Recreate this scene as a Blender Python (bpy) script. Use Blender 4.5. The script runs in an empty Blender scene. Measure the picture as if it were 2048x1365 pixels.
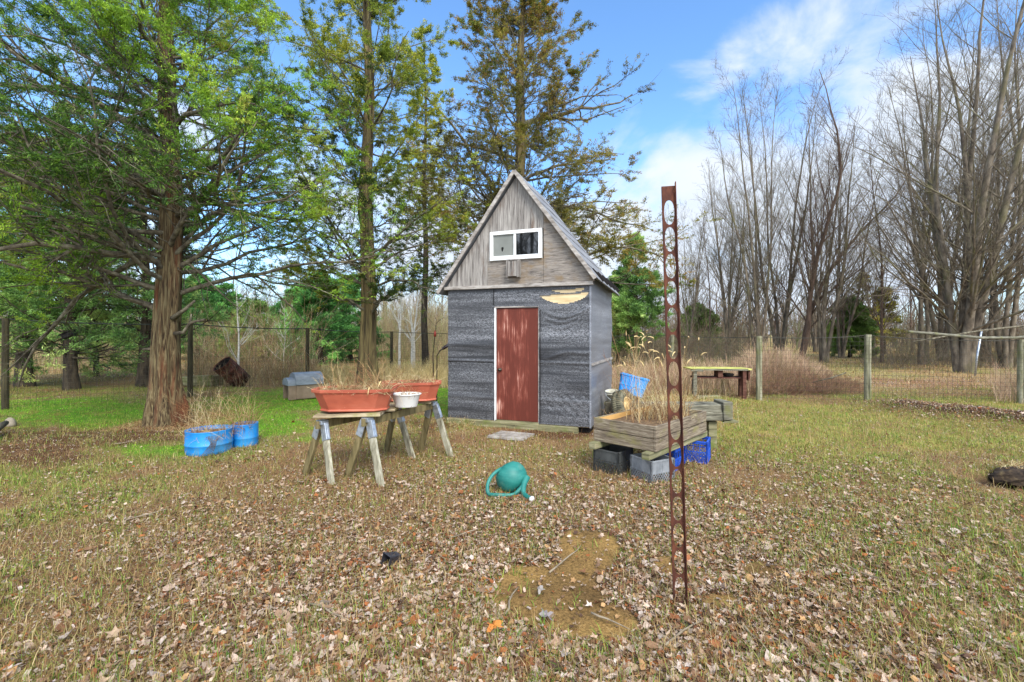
import bpy, math, random
import numpy as np
from mathutils import Vector, Matrix
R = math.radians
PI = math.pi
sc = bpy.context.scene
col = sc.collection
random.seed(7)
rng = np.random.default_rng(11)

# ---------------------------------------------------------------- camera
F = 910.0; HZ = 668.0; CH = 1.68          # focal (photo px), horizon row, eye height
cd = bpy.data.cameras.new('camera'); cam = bpy.data.objects.new('camera', cd); col.objects.link(cam)
cd.sensor_width = 36; cd.lens = F / 2048 * 36; cd.clip_end = 3000; cd.clip_start = 0.05
cam.location = (0, 0, CH); cam.rotation_euler = (R(90), 0, 0)
cd.shift_y = -(682.5 - HZ) / 2048
sc.camera = cam
# ---------------------------------------------------------------- world
SUN_EL, SUN_AZ = 44.0, 160.0   # azimuth clockwise from +Y (view direction)
w = bpy.data.worlds.new('World'); sc.world = w; w.use_nodes = True
nt = w.node_tree; N = nt.nodes; L = nt.links; N.clear()
def nn(t, **k):
    n = N.new(t)
    for a, b in k.items(): setattr(n, a, b)
    return n
def mth(op, a, b=None, clamp=False):
    n = nn('ShaderNodeMath', operation=op); n.use_clamp = clamp
    for i, v in enumerate((a, b)):
        if v is None: continue
        if isinstance(v, (int, float)): n.inputs[i].default_value = v
        else: L.new(v, n.inputs[i])
    return n.outputs[0]
sky = nn('ShaderNodeTexSky'); sky.sky_type = 'NISHITA'; sky.sun_disc = False
sky.sun_elevation = R(SUN_EL); sky.sun_rotation = R(SUN_AZ); sky.altitude = 200
sky.air_density = 1.0; sky.dust_density = 0.6; sky.ozone_density = 2.2
tc = nn('ShaderNodeTexCoord'); sep = nn('ShaderNodeSeparateXYZ'); L.new(tc.outputs['Generated'], sep.inputs[0])
X, Y, Z = sep.outputs
mp = nn('ShaderNodeMapping'); L.new(tc.outputs['Generated'], mp.inputs[0]); mp.inputs['Scale'].default_value = (1, 1, 1.9)
nz = nn('ShaderNodeTexNoise'); L.new(mp.outputs[0], nz.inputs['Vector'])
nz.inputs['Scale'].default_value = 3.6; nz.inputs['Detail'].default_value = 9; nz.inputs['Roughness'].default_value = .55; nz.inputs['Distortion'].default_value = .35
noise = nz.outputs[0]
def blob(px, py, rx, ry, amp):
    d = Vector(((px - 1024) / F, 1, (HZ - py) / F)).normalized()
    rr = rx / F
    vm = nn('ShaderNodeVectorMath', operation='SUBTRACT'); L.new(tc.outputs['Generated'], vm.inputs[0]); vm.inputs[1].default_value = d
    v2 = nn('ShaderNodeVectorMath', operation='MULTIPLY'); L.new(vm.outputs[0], v2.inputs[0]); v2.inputs[1].default_value = (1, 1, rx / ry)
    v3 = nn('ShaderNodeVectorMath', operation='LENGTH'); L.new(v2.outputs[0], v3.inputs[0])
    t = mth('SUBTRACT', 1.0, mth('DIVIDE', v3.outputs['Value'], rr * 1.25), True)
    return mth('MULTIPLY', t, amp)
acc = mth('MULTIPLY', mth('SUBTRACT', noise, .5), 3.6)
acc = mth('ADD', acc, -.42)
for b in ((1290, 285, 190, 80, 1.0), (1460, 130, 110, 70, .75), (1590, 30, 150, 45, .4), (1980, 260, 330, 170, 1.6), (1700, 470, 520, 200, 1.0),
          (850, 480, 260, 110, .8), (550, 420, 500, 200, .6), (250, 100, 300, 200, .35), (1200, 30, 80, 60, .3), (1250, 450, 200, 90, .9)):
    acc = mth('ADD', acc, blob(*b))
low = mth('MULTIPLY', mth('SUBTRACT', 1.0, mth('MULTIPLY', Z, 3.2), True), .9)
acc = mth('ADD', acc, low)
back = mth('MULTIPLY', mth('ADD', mth('MULTIPLY', Y, -1.6), .35, True), 1.1)   # unseen overcast deck behind the view, added for soft light
acc = mth('ADD', acc, back)
zen = mth('MULTIPLY', mth('ADD', mth('MULTIPLY', Z, 3.0), -2.0, True), 1.2)   # and over the zenith
acc = mth('ADD', acc, zen)
cr = nn('ShaderNodeValToRGB'); L.new(acc, cr.inputs[0]); cr.color_ramp.elements[0].position = 0.0; cr.color_ramp.elements[1].position = .95
cr.color_ramp.interpolation = 'EASE'
n2 = nn('ShaderNodeTexNoise'); L.new(mp.outputs[0], n2.inputs['Vector']); n2.inputs['Scale'].default_value = 7; n2.inputs['Detail'].default_value = 5
cc = nn('ShaderNodeMix', data_type='RGBA'); L.new(n2.outputs[0], cc.inputs[0])
cc.inputs[6].default_value = (2.5, 3.0, 3.8, 1); cc.inputs[7].default_value = (3.6, 3.75, 3.9, 1)
lum = mth('ADD', mth('ADD', mth('MULTIPLY', mth('ADD', mth('MULTIPLY', Y, -1.5), .2, True), 1.4), mth('MULTIPLY', mth('ADD', mth('MULTIPLY', Z, 3.0), -2.0, True), 1.3)), 1.0)  # unseen clouds behind and overhead brightened to light the ground
cs2 = nn('ShaderNodeVectorMath', operation='SCALE'); L.new(cc.outputs[2], cs2.inputs[0]); L.new(lum, cs2.inputs['Scale'])
tint = nn('ShaderNodeMix', data_type='RGBA', blend_type='MULTIPLY'); tint.inputs[0].default_value = 1
L.new(sky.outputs[0], tint.inputs[6]); tint.inputs[7].default_value = (.80, 1.05, 1.22, 1)
mx = nn('ShaderNodeMix', data_type='RGBA'); L.new(cr.outputs[0], mx.inputs[0]); L.new(tint.outputs[2], mx.inputs[6]); L.new(cs2.outputs[0], mx.inputs[7])
bg = nn('ShaderNodeBackground'); L.new(mx.outputs[2], bg.inputs[0]); bg.inputs[1].default_value = .11
out = nn('ShaderNodeOutputWorld'); L.new(bg.outputs[0], out.inputs[0])
# ---------------------------------------------------------------- sun, exposure
sd = bpy.data.lights.new('sun', 'SUN'); sd.energy = 1.5; sd.angle = R(24); sd.color = (1, .95, .87)
sun = bpy.data.objects.new('sun', sd); col.objects.link(sun)
sdir = Vector((math.sin(R(SUN_AZ)) * math.cos(R(SUN_EL)), math.cos(R(SUN_AZ)) * math.cos(R(SUN_EL)), math.sin(R(SUN_EL))))
sun.rotation_euler = sdir.to_track_quat('Z', 'Y').to_euler()
sc.view_settings.view_transform = 'Standard'; sc.view_settings.look = 'None'; sc.view_settings.gamma = 1
sc.view_settings.exposure = 1.42
sc.render.engine = 'CYCLES'
sc.cycles.max_bounces = 6; sc.cycles.diffuse_bounces = 3; sc.cycles.glossy_bounces = 3; sc.cycles.transparent_max_bounces = 8

# ---------------------------------------------------------------- helpers: noise, ground
def _hash(ix, iy, seed):
    h = (ix * 374761393 + iy * 668265263 + seed * 974634777) & 0xffffffff
    h = ((h ^ (h >> 13)) * 1274126177) & 0xffffffff
    return ((h ^ (h >> 16)) & 0xffff) / 65535.0
def vnoise(x, y, s=1.0, seed=0, oct=1):
    x = np.asarray(x, float); y = np.asarray(y, float); tot = 0; amp = 1; nrm = 0
    for o in range(oct):
        fx = x * s; fy = y * s; ix = np.floor(fx).astype(np.int64); iy = np.floor(fy).astype(np.int64)
        u = fx - ix; v = fy - iy; u = u * u * (3 - 2 * u); v = v * v * (3 - 2 * v)
        a = _hash(ix, iy, seed + o); b = _hash(ix + 1, iy, seed + o); c = _hash(ix, iy + 1, seed + o); d = _hash(ix + 1, iy + 1, seed + o)
        tot = tot + amp * ((a * (1 - u) + b * u) * (1 - v) + (c * (1 - u) + d * u) * v); nrm += amp; amp *= .5; s *= 2.03
    return tot / nrm
def pxpy(x, y): return 1024 + F * x / y, HZ + F * CH / y
def bank(px, py): return np.exp(-((py - (808 + (px - 1720) * .115)) / 12) ** 2) * np.clip((px - 1690) / 120, 0, 1)      # leaf bank along the right fence
def hole(x, y): return np.exp(-(((x - 5.73) / .36) ** 2 + ((y - 5.20) / .24) ** 2) ** 1.6)
def gz(x, y):
    x = np.asarray(x, float); y = np.asarray(y, float)
    z = (vnoise(x, y, .45, 3) - .5) * .10 + (vnoise(x, y, 2.2, 5) - .5) * .045 + (vnoise(x, y, 7, 9) - .5) * .02
    # leaf bank along the right-hand fence, dug hole on the right
    px, py = pxpy(x, np.maximum(y, 2.0)); z = z + .20 * bank(px, py) - .12 * hole(x, y)
    z = z + .03 * np.exp(-(((x - .15) / .35) ** 2 + ((y - 2.95) / .2) ** 2))
    z = z - .05 * np.exp(-(((x - .35) / .5) ** 2 + ((y - 2.9) / .45) ** 2))
    z = z * np.clip(y / 2, .2, 1)
    return z
def g1(x, y): return float(gz(x, y))
def at(px, py, z=0.0):            # photo pixel -> point on the plane z
    Yd = (CH - z) * F / (py - HZ); return Vector(((px - 1024) / F * Yd, Yd, z))
def PD(px, py, Yd):               # photo pixel at a given distance
    return Vector(((px - 1024) / F * Yd, Yd, CH - (py - HZ) / F * Yd))
def GX(px, Yd):
    x = (px - 1024) / F * Yd; return Vector((x, Yd, g1(x, Yd)))
def pxpy(x, y): return 1024 + F * x / y, HZ + F * CH / y

# ---------------------------------------------------------------- helpers: objects
def tag(o, label=None, cat=None, group=None, kind=None):
    if label: o['label'] = label
    if cat: o['category'] = cat
    if group: o['group'] = group
    if kind: o['kind'] = kind
    return o
def empty(name, loc, label, cat, group=None, rz=0.0):
    o = bpy.data.objects.new(name, None); col.objects.link(o); o.location = loc; o.rotation_euler = (0, 0, rz); o.empty_display_size = .1
    return tag(o, label, cat, group)
class MB:
    def __init__(s): s.v = []; s.f = []
    def add(s, vs, fs, M=None):
        n = len(s.v); s.v += [tuple((M @ Vector(v)) if M else v) for v in vs]; s.f += [tuple(i + n for i in f) for f in fs]; return s
    def box(s, x0, x1, y0, y1, z0, z1, M=None, j=0):
        v = [(x, y, z) for z in (z0, z1) for y in (y0, y1) for x in (x0, x1)]
        if j: v = [tuple(c + random.uniform(-j, j) for c in p) for p in v]
        return s.add(v, [(0, 2, 3, 1), (4, 5, 7, 6), (0, 1, 5, 4), (2, 6, 7, 3), (0, 4, 6, 2), (1, 3, 7, 5)], M)
    def bar(s, a, b, wd, ht, up=(0, 0, 1), M=None):
        a = Vector(a); b = Vector(b); t = (b - a).normalized(); u = Vector(up); sx = t.cross(u)
        if sx.length < 1e-4: sx = t.cross(Vector((1, 0, 0)))
        sx.normalize(); uz = sx.cross(t).normalized(); sx *= wd / 2; uz *= ht / 2
        v = [p + i * sx + k * uz for p in (a, b) for (i, k) in ((-1, -1), (1, -1), (1, 1), (-1, 1))]
        return s.add([tuple(q) for q in v], [(3, 2, 1, 0), (4, 5, 6, 7), (0, 1, 5, 4), (1, 2, 6, 5), (2, 3, 7, 6), (3, 0, 4, 7)], M)
    def tube(s, pts, r, n=8, cap=True, M=None):
        pts = [Vector(p) for p in pts]; m = len(pts); rs = r if isinstance(r, (list, tuple)) else [r] * m
        vs = []; pu = None
        for i, p in enumerate(pts):
            t = (pts[min(i + 1, m - 1)] - pts[max(i - 1, 0)]).normalized()
            if pu is None: pu = t.orthogonal().normalized()
            u = (pu - t * pu.dot(t)).normalized(); pu = u; q = t.cross(u)
            vs += [tuple(p + rs[i] * (math.cos(2 * PI * k / n) * u + math.sin(2 * PI * k / n) * q)) for k in range(n)]
        fs = [(i * n + k, i * n + (k + 1) % n, (i + 1) * n + (k + 1) % n, (i + 1) * n + k) for i in range(m - 1) for k in range(n)]
        if cap: fs += [tuple(range(n))[::-1], tuple((m - 1) * n + k for k in range(n))]
        return s.add(vs, fs, M)
    def lathe(s, prof, n=24, M=None, sx=1, sy=1):
        vs = [(r * math.cos(2 * PI * k / n) * sx, r * math.sin(2 * PI * k / n) * sy, z) for r, z in prof for k in range(n)]
        fs = [(i * n + k, i * n + (k + 1) % n, (i + 1) * n + (k + 1) % n, (i + 1) * n + k) for i in range(len(prof) - 1) for k in range(n)]
        return s.add(vs, fs, M)
    def poly(s, pts, M=None): return s.add(pts, [tuple(range(len(pts)))], M)
    def prism(s, poly2, z0, z1, M=None, ax='z'):
        n = len(poly2)
        if ax == 'z': v = [(x, y, z) for z in (z0, z1) for x, y in poly2]
        else: v = [(x, z, y) for z in (z0, z1) for x, y in poly2]
        return s.add(v, [tuple(range(n))[::-1], tuple(range(n, 2 * n))] + [(i, (i + 1) % n, n + (i + 1) % n, n + i) for i in range(n)], M)
    def build(s, name, mat, parent=None, smooth=False, bevel=0, loc=None):
        me = bpy.data.meshes.new(name); me.from_pydata(s.v, [], s.f); me.update()
        import bmesh
        bm = bmesh.new(); bm.from_mesh(me); bmesh.ops.recalc_face_normals(bm, faces=bm.faces); bm.to_mesh(me); bm.free()
        me.materials.append(mat); o = bpy.data.objects.new(name, me); col.objects.link(o)
        if parent: o.parent = parent
        if loc is not None: o.location = loc
        if smooth: me.polygons.foreach_set('use_smooth', [True] * len(me.polygons))
        if bevel:
            md = o.modifiers.new('bevel', 'BEVEL'); md.width = bevel; md.segments = 2; md.limit_method = 'ANGLE'
        return o
def np_mesh(name, V, Fc, mat, parent=None, colr=None, smooth=False):
    """V (n,3), Fc (m,k) all faces of the same k"""
    V = np.ascontiguousarray(V, np.float32); Fc = np.ascontiguousarray(Fc, np.int32); k = Fc.shape[1]
    me = bpy.data.meshes.new(name); me.vertices.add(len(V)); me.vertices.foreach_set('co', V.ravel())
    me.loops.add(Fc.size); me.loops.foreach_set('vertex_index', Fc.ravel())
    me.polygons.add(len(Fc)); me.polygons.foreach_set('loop_start', np.arange(len(Fc), dtype=np.int32) * k)
    me.update(calc_edges=True)
    if smooth: me.polygons.foreach_set('use_smooth', np.ones(len(Fc), bool))
    if colr is not None:
        a = me.attributes.new('Col', 'FLOAT_COLOR', 'POINT')
        c = np.ones((len(V), 4), np.float32); c[:, :3] = colr; a.data.foreach_set('color', c.ravel())
    me.materials.append(mat); o = bpy.data.objects.new(name, me); col.objects.link(o)
    if parent: o.parent = parent
    return o
def s2l(c):
    c = np.asarray(c, float) / 255.0
    return np.where(c <= .04045, c / 12.92, ((c + .055) / 1.055) ** 2.4)

# ---------------------------------------------------------------- materials
def newmat(name):
    m = bpy.data.materials.new(name); m.use_nodes = True; t = m.node_tree; t.nodes.clear()
    o = t.nodes.new('ShaderNodeOutputMaterial'); p = t.nodes.new('ShaderNodeBsdfPrincipled'); t.links.new(p.outputs[0], o.inputs[0])
    return m, t, p, o
def noise_mat(name, cols, scale=(6, 6, 6), detail=6, rough=.8, bump=.3, pos=None, dist=0, nscale=1.0, second=None, bdist=.01, spec=.3, metal=0, tex='NOISE', rrough=.6):
    m, t, p, o = newmat(name); n = t.nodes; l = t.links
    tcd = n.new('ShaderNodeTexCoord'); mpp = n.new('ShaderNodeMapping'); mpp.inputs['Scale'].default_value = scale
    l.new(tcd.outputs['Object'], mpp.inputs[0])
    z = n.new('ShaderNodeTexNoise'); z.inputs['Scale'].default_value = nscale; z.inputs['Detail'].default_value = detail; z.inputs['Distortion'].default_value = dist; z.inputs['Roughness'].default_value = rrough
    l.new(mpp.outputs[0], z.inputs['Vector'])
    r = n.new('ShaderNodeValToRGB'); l.new(z.outputs[0], r.inputs[0]); el = r.color_ramp.elements
    k = len(cols); pos = pos or [.3 + .4 * i / (k - 1) for i in range(k)]
    for i, c in enumerate(cols):
        e = el[i] if i < 2 else el.new(pos[i])
        e.position = pos[i]; e.color = (*c, 1)
    csock = r.outputs[0]
    if second:      # (colour, scale vec, lo, hi): patches of a second colour
        c2, s2, lo, hi = second; mp2 = n.new('ShaderNodeMapping'); mp2.inputs['Scale'].default_value = s2; l.new(tcd.outputs['Object'], mp2.inputs[0])
        z2 = n.new('ShaderNodeTexNoise'); z2.inputs['Scale'].default_value = 1; z2.inputs['Detail'].default_value = 5; z2.inputs['Roughness'].default_value = .65; l.new(mp2.outputs[0], z2.inputs['Vector'])
        mr = n.new('ShaderNodeMapRange'); mr.inputs[1].default_value = lo; mr.inputs[2].default_value = hi; l.new(z2.outputs[0], mr.inputs[0])
        mm = n.new('ShaderNodeMix'); mm.data_type = 'RGBA'; l.new(mr.outputs[0], mm.inputs[0]); l.new(csock, mm.inputs[6]); mm.inputs[7].default_value = (*c2, 1); csock = mm.outputs[2]
    l.new(csock, p.inputs['Base Color']); p.inputs['Roughness'].default_value = rough; p.inputs['Specular IOR Level'].default_value = spec; p.inputs['Metallic'].default_value = metal
    if bump:
        b = n.new('ShaderNodeBump'); b.inputs['Strength'].default_value = bump; b.inputs['Distance'].default_value = bdist; l.new(z.outputs[0], b.inputs['Height']); l.new(b.outputs[0], p.inputs['Normal'])
    return m
def attr_mat(name, rough=.75, transl=0.0, spec=.2, nscale=0, namp=.3):
    m, t, p, o = newmat(name); n = t.nodes; l = t.links
    a = n.new('ShaderNodeAttribute'); a.attribute_name = 'Col'; cs = a.outputs['Color']
    if nscale:
        tcd = n.new('ShaderNodeTexCoord'); z = n.new('ShaderNodeTexNoise'); z.inputs['Scale'].default_value = nscale; z.inputs['Detail'].default_value = 4; l.new(tcd.outputs['Object'], z.inputs['Vector'])
        mr = n.new('ShaderNodeMapRange'); mr.inputs[1].default_value = .3; mr.inputs[2].default_value = .7; mr.inputs[3].default_value = 1 - namp; mr.inputs[4].default_value = 1 + namp; l.new(z.outputs[0], mr.inputs[0])
        v = n.new('ShaderNodeVectorMath'); v.operation = 'SCALE'; l.new(cs, v.inputs[0]); l.new(mr.outputs[0], v.inputs['Scale']); cs = v.outputs[0]
    l.new(cs, p.inputs['Base Color']); p.inputs['Roughness'].default_value = rough; p.inputs['Specular IOR Level'].default_value = spec
    if transl:
        tr = n.new('ShaderNodeBsdfTranslucent'); l.new(cs, tr.inputs[0]); mxs = n.new('ShaderNodeMixShader'); mxs.inputs[0].default_value = transl
        l.new(p.outputs[0], mxs.inputs[1]); l.new(tr.outputs[0], mxs.inputs[2]); l.new(mxs.outputs[0], o.inputs[0])
    return m
S = lambda *c: tuple(s2l(c))
M_leaf = attr_mat('leaf_litter', .7, .12, nscale=60, namp=.25)
M_grass = attr_mat('grass_blades', .6, .3)
M_fol = attr_mat('evergreen_foliage', .6, .3)
M_straw = attr_mat('dry_stems', .7, .15)
M_cedarbark = noise_mat('cedar_bark', [S(30, 23, 17), S(72, 56, 38), S(106, 90, 62), S(134, 120, 88), S(104, 98, 54)], (26, 26, 1.8), 10, .95, 1.0, [.32, .42, .52, .62, .74], 1.4, bdist=.05, second=(S(104, 62, 40), (5, 5, .8), .52, .68))
M_cedarbark2 = noise_mat('cedar_bark_olive', [S(46, 38, 26), S(100, 86, 58), S(132, 118, 76)], (14, 14, 1.1), 8, .9, .9, [.32, .5, .68], .5, bdist=.03)
M_limb = noise_mat('limb_bark', [S(52, 46, 38), S(96, 88, 72), S(136, 130, 108)], (10, 10, 10), 5, .9, .3, [.3, .5, .7])
M_darkbark = noise_mat('dark_bark', [S(30, 26, 22), S(62, 54, 44), S(88, 78, 62)], (10, 10, 3), 5, .9, .3)
M_greybark = noise_mat('maple_bark', [S(58, 50, 42), S(102, 91, 77), S(138, 126, 108)], (5, 5, 2), 7, .9, .3, [.3, .5, .7], second=(S(104, 100, 64), (.9, .9, .5), .5, .7))
M_brownbark = noise_mat('brown_twig_bark', [S(70, 56, 46), S(112, 92, 78)], (5, 5, 2), 5, .9, .2)
M_birch = noise_mat('birch_bark', [S(110, 104, 92), S(196, 190, 176), S(222, 218, 206)], (4, 4, 14), 5, .8, .1, [.3, .42, .7])

# ---------------------------------------------------------------- branching tools (vectorised)
def norm(a): return a / np.maximum(np.linalg.norm(a, axis=-1, keepdims=True), 1e-9)
def tubes(Pl, Rl, n):
    Nn, k, _ = Pl.shape
    T = np.empty_like(Pl); T[:, 1:-1] = Pl[:, 2:] - Pl[:, :-2]; T[:, 0] = Pl[:, 1] - Pl[:, 0]; T[:, -1] = Pl[:, -1] - Pl[:, -2]; T = norm(T)
    ref = np.where(np.abs(T[:, :1, 2:]) > .9, np.array([1., 0, 0]), np.array([0, 0, 1.])); ref = np.broadcast_to(ref, T.shape)
    U = norm(np.cross(T, ref)); W = np.cross(T, U)
    an = np.arange(n) * 2 * PI / n
    ring = Pl[:, :, None] + Rl[:, :, None, None] * (np.cos(an)[None, None, :, None] * U[:, :, None] + np.sin(an)[None, None, :, None] * W[:, :, None])
    V = ring.reshape(-1, 3)
    base = (np.arange(Nn)[:, None, None] * k + np.arange(k - 1)[None, :, None]) * n
    a = base + np.arange(n)[None, None]; b = base + (np.arange(n) + 1)[None, None] % n
    Fq = np.stack([a, b, b + n, a + n], -1).reshape(-1, 4)
    return V, Fq
def merge(parts):
    Vs = []; Fs = []; o = 0
    for V, Fq in parts: Vs.append(V); Fs.append(Fq + o); o += len(V)
    return np.concatenate(Vs), np.concatenate(Fs)
def grow(start, dirs, length, r0, k, g, up=0.0, wob=.15, r1=.25, droop=None):
    """polylines from start, initial dirs; up bends toward +z"""
    n = len(start); Pl = np.empty((n, k, 3)); Pl[:, 0] = start; d = norm(dirs); step = (length / (k - 1))[:, None]
    for i in range(1, k):
        d = norm(d + g.normal(0, wob, (n, 3)) + np.array([0, 0, 1.]) * (up if np.isscalar(up) else up[i]))
        Pl[:, i] = Pl[:, i - 1] + d * step
    t = np.linspace(0, 1, k)[None]
    Rl = r0[:, None] * (1 - t * (1 - r1))
    return Pl, Rl
def spawn(Pl, Rl, per, g, t0, t1, ang, ratio, k, up=0., wob=.15, rr=.5, flat=0., lens=None, rmin=.003, r1=.25, tpow=1.0):
    n, kk, _ = Pl.shape; idx = np.repeat(np.arange(n), per); m = len(idx)
    t = t0 + (t1 - t0) * g.random(m) ** tpow
    f = t * (kk - 1); i0 = np.minimum(f.astype(int), kk - 2); fr = (f - i0)[:, None]
    p = Pl[idx, i0] * (1 - fr) + Pl[idx, i0 + 1] * fr; tg = norm(Pl[idx, i0 + 1] - Pl[idx, i0])
    rr0 = (Rl[idx, i0] * (1 - fr[:, 0]) + Rl[idx, i0 + 1] * fr[:, 0]) * rr
    q = g.normal(0, 1, (m, 3)); q[:, 2] *= (1 - flat); q = norm(q - tg * np.sum(q * tg, 1, keepdims=True))
    a = ang + g.normal(0, .15, m); d = np.cos(a)[:, None] * tg + np.sin(a)[:, None] * q
    pl = np.linalg.norm(Pl[idx, 1:] - Pl[idx, :-1], axis=-1).sum(1)
    ln = pl * ratio * (1 - .6 * t) * g.uniform(.6, 1.3, m) if lens is None else lens(t, m)
    return grow(p, d, ln, np.maximum(rr0, rmin), k, g, up, wob, r1)
def flakes(Pl, per, g, spread, ln, wd, cols, t0=.2, along=.5, cl=6, seedc=0, patch=None, flatz=1.0):
    """clusters of small leaf-sized diamonds round the twigs; per = clusters per twig, cl = flakes per cluster"""
    n, kk, _ = Pl.shape; idx = np.repeat(np.arange(n), per); m = len(idx); t = t0 + (1 - t0) * g.random(m)
    f = t * (kk - 1); i0 = np.minimum(f.astype(int), kk - 2); fr = (f - i0)[:, None]
    p = Pl[idx, i0] * (1 - fr) + Pl[idx, i0 + 1] * fr; tg = norm(Pl[idx, i0 + 1] - Pl[idx, i0])
    c0 = cols[(g.random(m) ** 1.0 * len(cols)).astype(int)]
    if patch is not None:
        q = vnoise(p[:, 0] + p[:, 2] * .7, p[:, 1] + p[:, 2] * .4, patch, 31, 2); wv = np.clip((q - .35) * 3, 0, 1)
        ii = np.clip((wv * .75 + g.random(m) * .35) * len(cols), 0, len(cols) - 1).astype(int); c0 = cols[ii]
    p = np.repeat(p, cl, 0); tg = np.repeat(tg, cl, 0); c0 = np.repeat(c0, cl, 0); M_ = len(p)
    off = g.normal(0, spread, (M_, 3)); off[:, 2] *= flatz
    c = p + off; d = norm(tg * along + norm(off) * .5 + g.normal(0, .6, (M_, 3))); wv = norm(np.cross(d, g.normal(0, 1, (M_, 3))))
    l = ln * g.uniform(.6, 1.35, M_)[:, None]; wq = wd * g.uniform(.6, 1.3, M_)[:, None]
    V = np.stack([c - d * l * .5, c + wv * wq * .5, c + d * l * .5, c - wv * wq * .5], 1).reshape(-1, 3)
    Fq = np.arange(M_ * 4).reshape(-1, 4)
    C = np.repeat(c0 * g.uniform(.75, 1.25, (M_, 1)), 4, 0)
    return V, Fq, C
def trunk_mesh(pts, rs, n, g, flute=.12, lobes=5, seg=30, flare=1.0):
    pts = np.array([tuple(p) for p in pts], float); m = len(pts)
    tt = np.linspace(0, m - 1, seg); P_ = np.stack([np.interp(tt, np.arange(m), pts[:, i]) for i in range(3)], 1); R_ = np.interp(tt, np.arange(m), rs)
    an = np.arange(n) * 2 * PI / n; V = []
    for i in range(seg):
        z = P_[i, 2]; fl = 1 + flute * np.sin(lobes * an + .6 * z + 1.3 * math.sin(z)) + flute * .6 * np.sin((lobes * 2 + 1) * an - .9 * z) + flute * .5 * (vnoise(an * 4, an * 0 + z * 2.5, 1, 4) - .5)
        fl = fl + (flare - 1) * .25 * max(0, 1 - z / .5) * np.maximum(0, np.sin(4 * an + .7))
        V.append(np.stack([P_[i, 0] + R_[i] * fl * np.cos(an), P_[i, 1] + R_[i] * fl * np.sin(an), np.full(n, z)], 1))
    V = np.concatenate(V); b = np.arange(seg - 1)[:, None] * n; a = b + np.arange(n)[None]; c = b + (np.arange(n) + 1)[None] % n
    return V, np.stack([a, c, c + n, a + n], -1).reshape(-1, 4)
#@@GROUND
# ================================================================ GROUND
def ell(px, py, cx, cy, rx, ry): return np.clip(1.5 - np.sqrt(((px - cx) / rx) ** 2 + ((py - cy) / ry) ** 2), 0, 1)
def masks(x, y):
    px, py = pxpy(x, np.maximum(y, .3))
    nA = vnoise(x, y, 1.1, 21, 3); nB = vnoise(x, y, 3.1, 22, 3); nC = vnoise(x, y, .5, 23, 2)
    e = np.maximum.reduce([ell(px, py, 160, 828, 175, 24), ell(px, py, 560, 808, 150, 24), ell(px, py, 520, 850, 110, 34), ell(px, py, 700, 800, 250, 25), ell(px, py, 120, 812, 200, 18), ell(px, py, 330, 905, 110, 16) * .8, ell(px, py, 880, 800, 60, 40) * .8, ell(px, py, 620, 880, 60, 15) * .6])
    moss = np.clip((e - .35 + (nB - .5) * 1.1) * 2.2, 0, 1)
    mul = np.maximum.reduce([ell(px, py, 150, 876, 260, 22), ell(px, py, 320, 865, 110, 24), ell(px, py, 60, 905, 130, 30) * .8, ell(px, py, 850, 850, 60, 14) * .7, ell(px, py, 1100, 868, 120, 9) * .9])
    mulch = np.clip((mul - .3 + (nB - .5) * .9) * 2.2, 0, 1)
    e = np.maximum.reduce([ell(px, py, 1105, 1195, 125, 66), ell(px, py, 1175, 1110, 62, 46) * .95, ell(px, py, 1200, 1240, 80, 45) * .85, ell(px, py, 1520, 1150, 50, 16) * .8, ell(px, py, 1330, 1135, 24, 18) * .8, ell(px, py, 1440, 1205, 40, 16) * .7])
    dirt = np.clip((e - .40 + (nB - .5) * .55) * 4.5, 0, 1)
    yg = np.clip(np.maximum(ell(px, py, 1850, 850, 520, 62), ell(px, py, 1480, 850, 90, 60) * .9), 0, 1)
    yg = np.clip((yg - .25 + (nA - .5) * .9) * 2.0, 0, 1) * (py > 795)
    beyond = ((py < 792) & (px > 1500)) | (py < 780) | ((py < 792) & (px < 420))
    beyond = np.clip((790 - py) / 12, 0, 1) * np.where(px > 1450, 1, np.clip((772 - py) / 10, 0, 1))
    pink = np.clip(ell(px, py, 1650, 785, 500, 26) * 1.6, 0, 1) * beyond
    grn = np.clip((nA - .38) * 3.2, 0, 1) * np.clip(.30 + np.clip((px - 1400) / 400, 0, .6) + np.clip((620 - px) / 500, 0, .6), 0, 1)
    leaf = np.clip(.16 + .66 * ell(px, py, 1050, 1200, 720, 250) + .30 * np.clip((py - 1000) / 250, 0, 1) - .22 * np.clip((560 - px) / 500, 0, 1) + (nA - .5) * 1.9 + (nC - .5) * .7 + (nB - .5) * .8, .04, 1.0)
    leaf = leaf * np.clip((py - 860) / 110, .18, 1)
    leaf = leaf * (1 - .93 * dirt) * (1 - .8 * moss) * (1 - .45 * yg) * (1 - .5 * mulch) * (1 - .35 * grn)
    leaf = np.where(pink > .3, .75, leaf)
    bk = bank(px, py); ho = np.clip(hole(x, y) * 1.6, 0, 1); leaf = np.clip(leaf + .8 * bk, 0, 1) * (1 - ho)
    return dict(bk=bk, ho=ho, px=px, py=py, moss=moss, mulch=mulch, dirt=dirt, yg=yg, beyond=beyond, pink=pink, grn=grn, leaf=leaf, nA=nA, nB=nB, nC=nC)
def lerp(a, b, t): return a * (1 - t[:, None]) + b * t[:, None]
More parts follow.
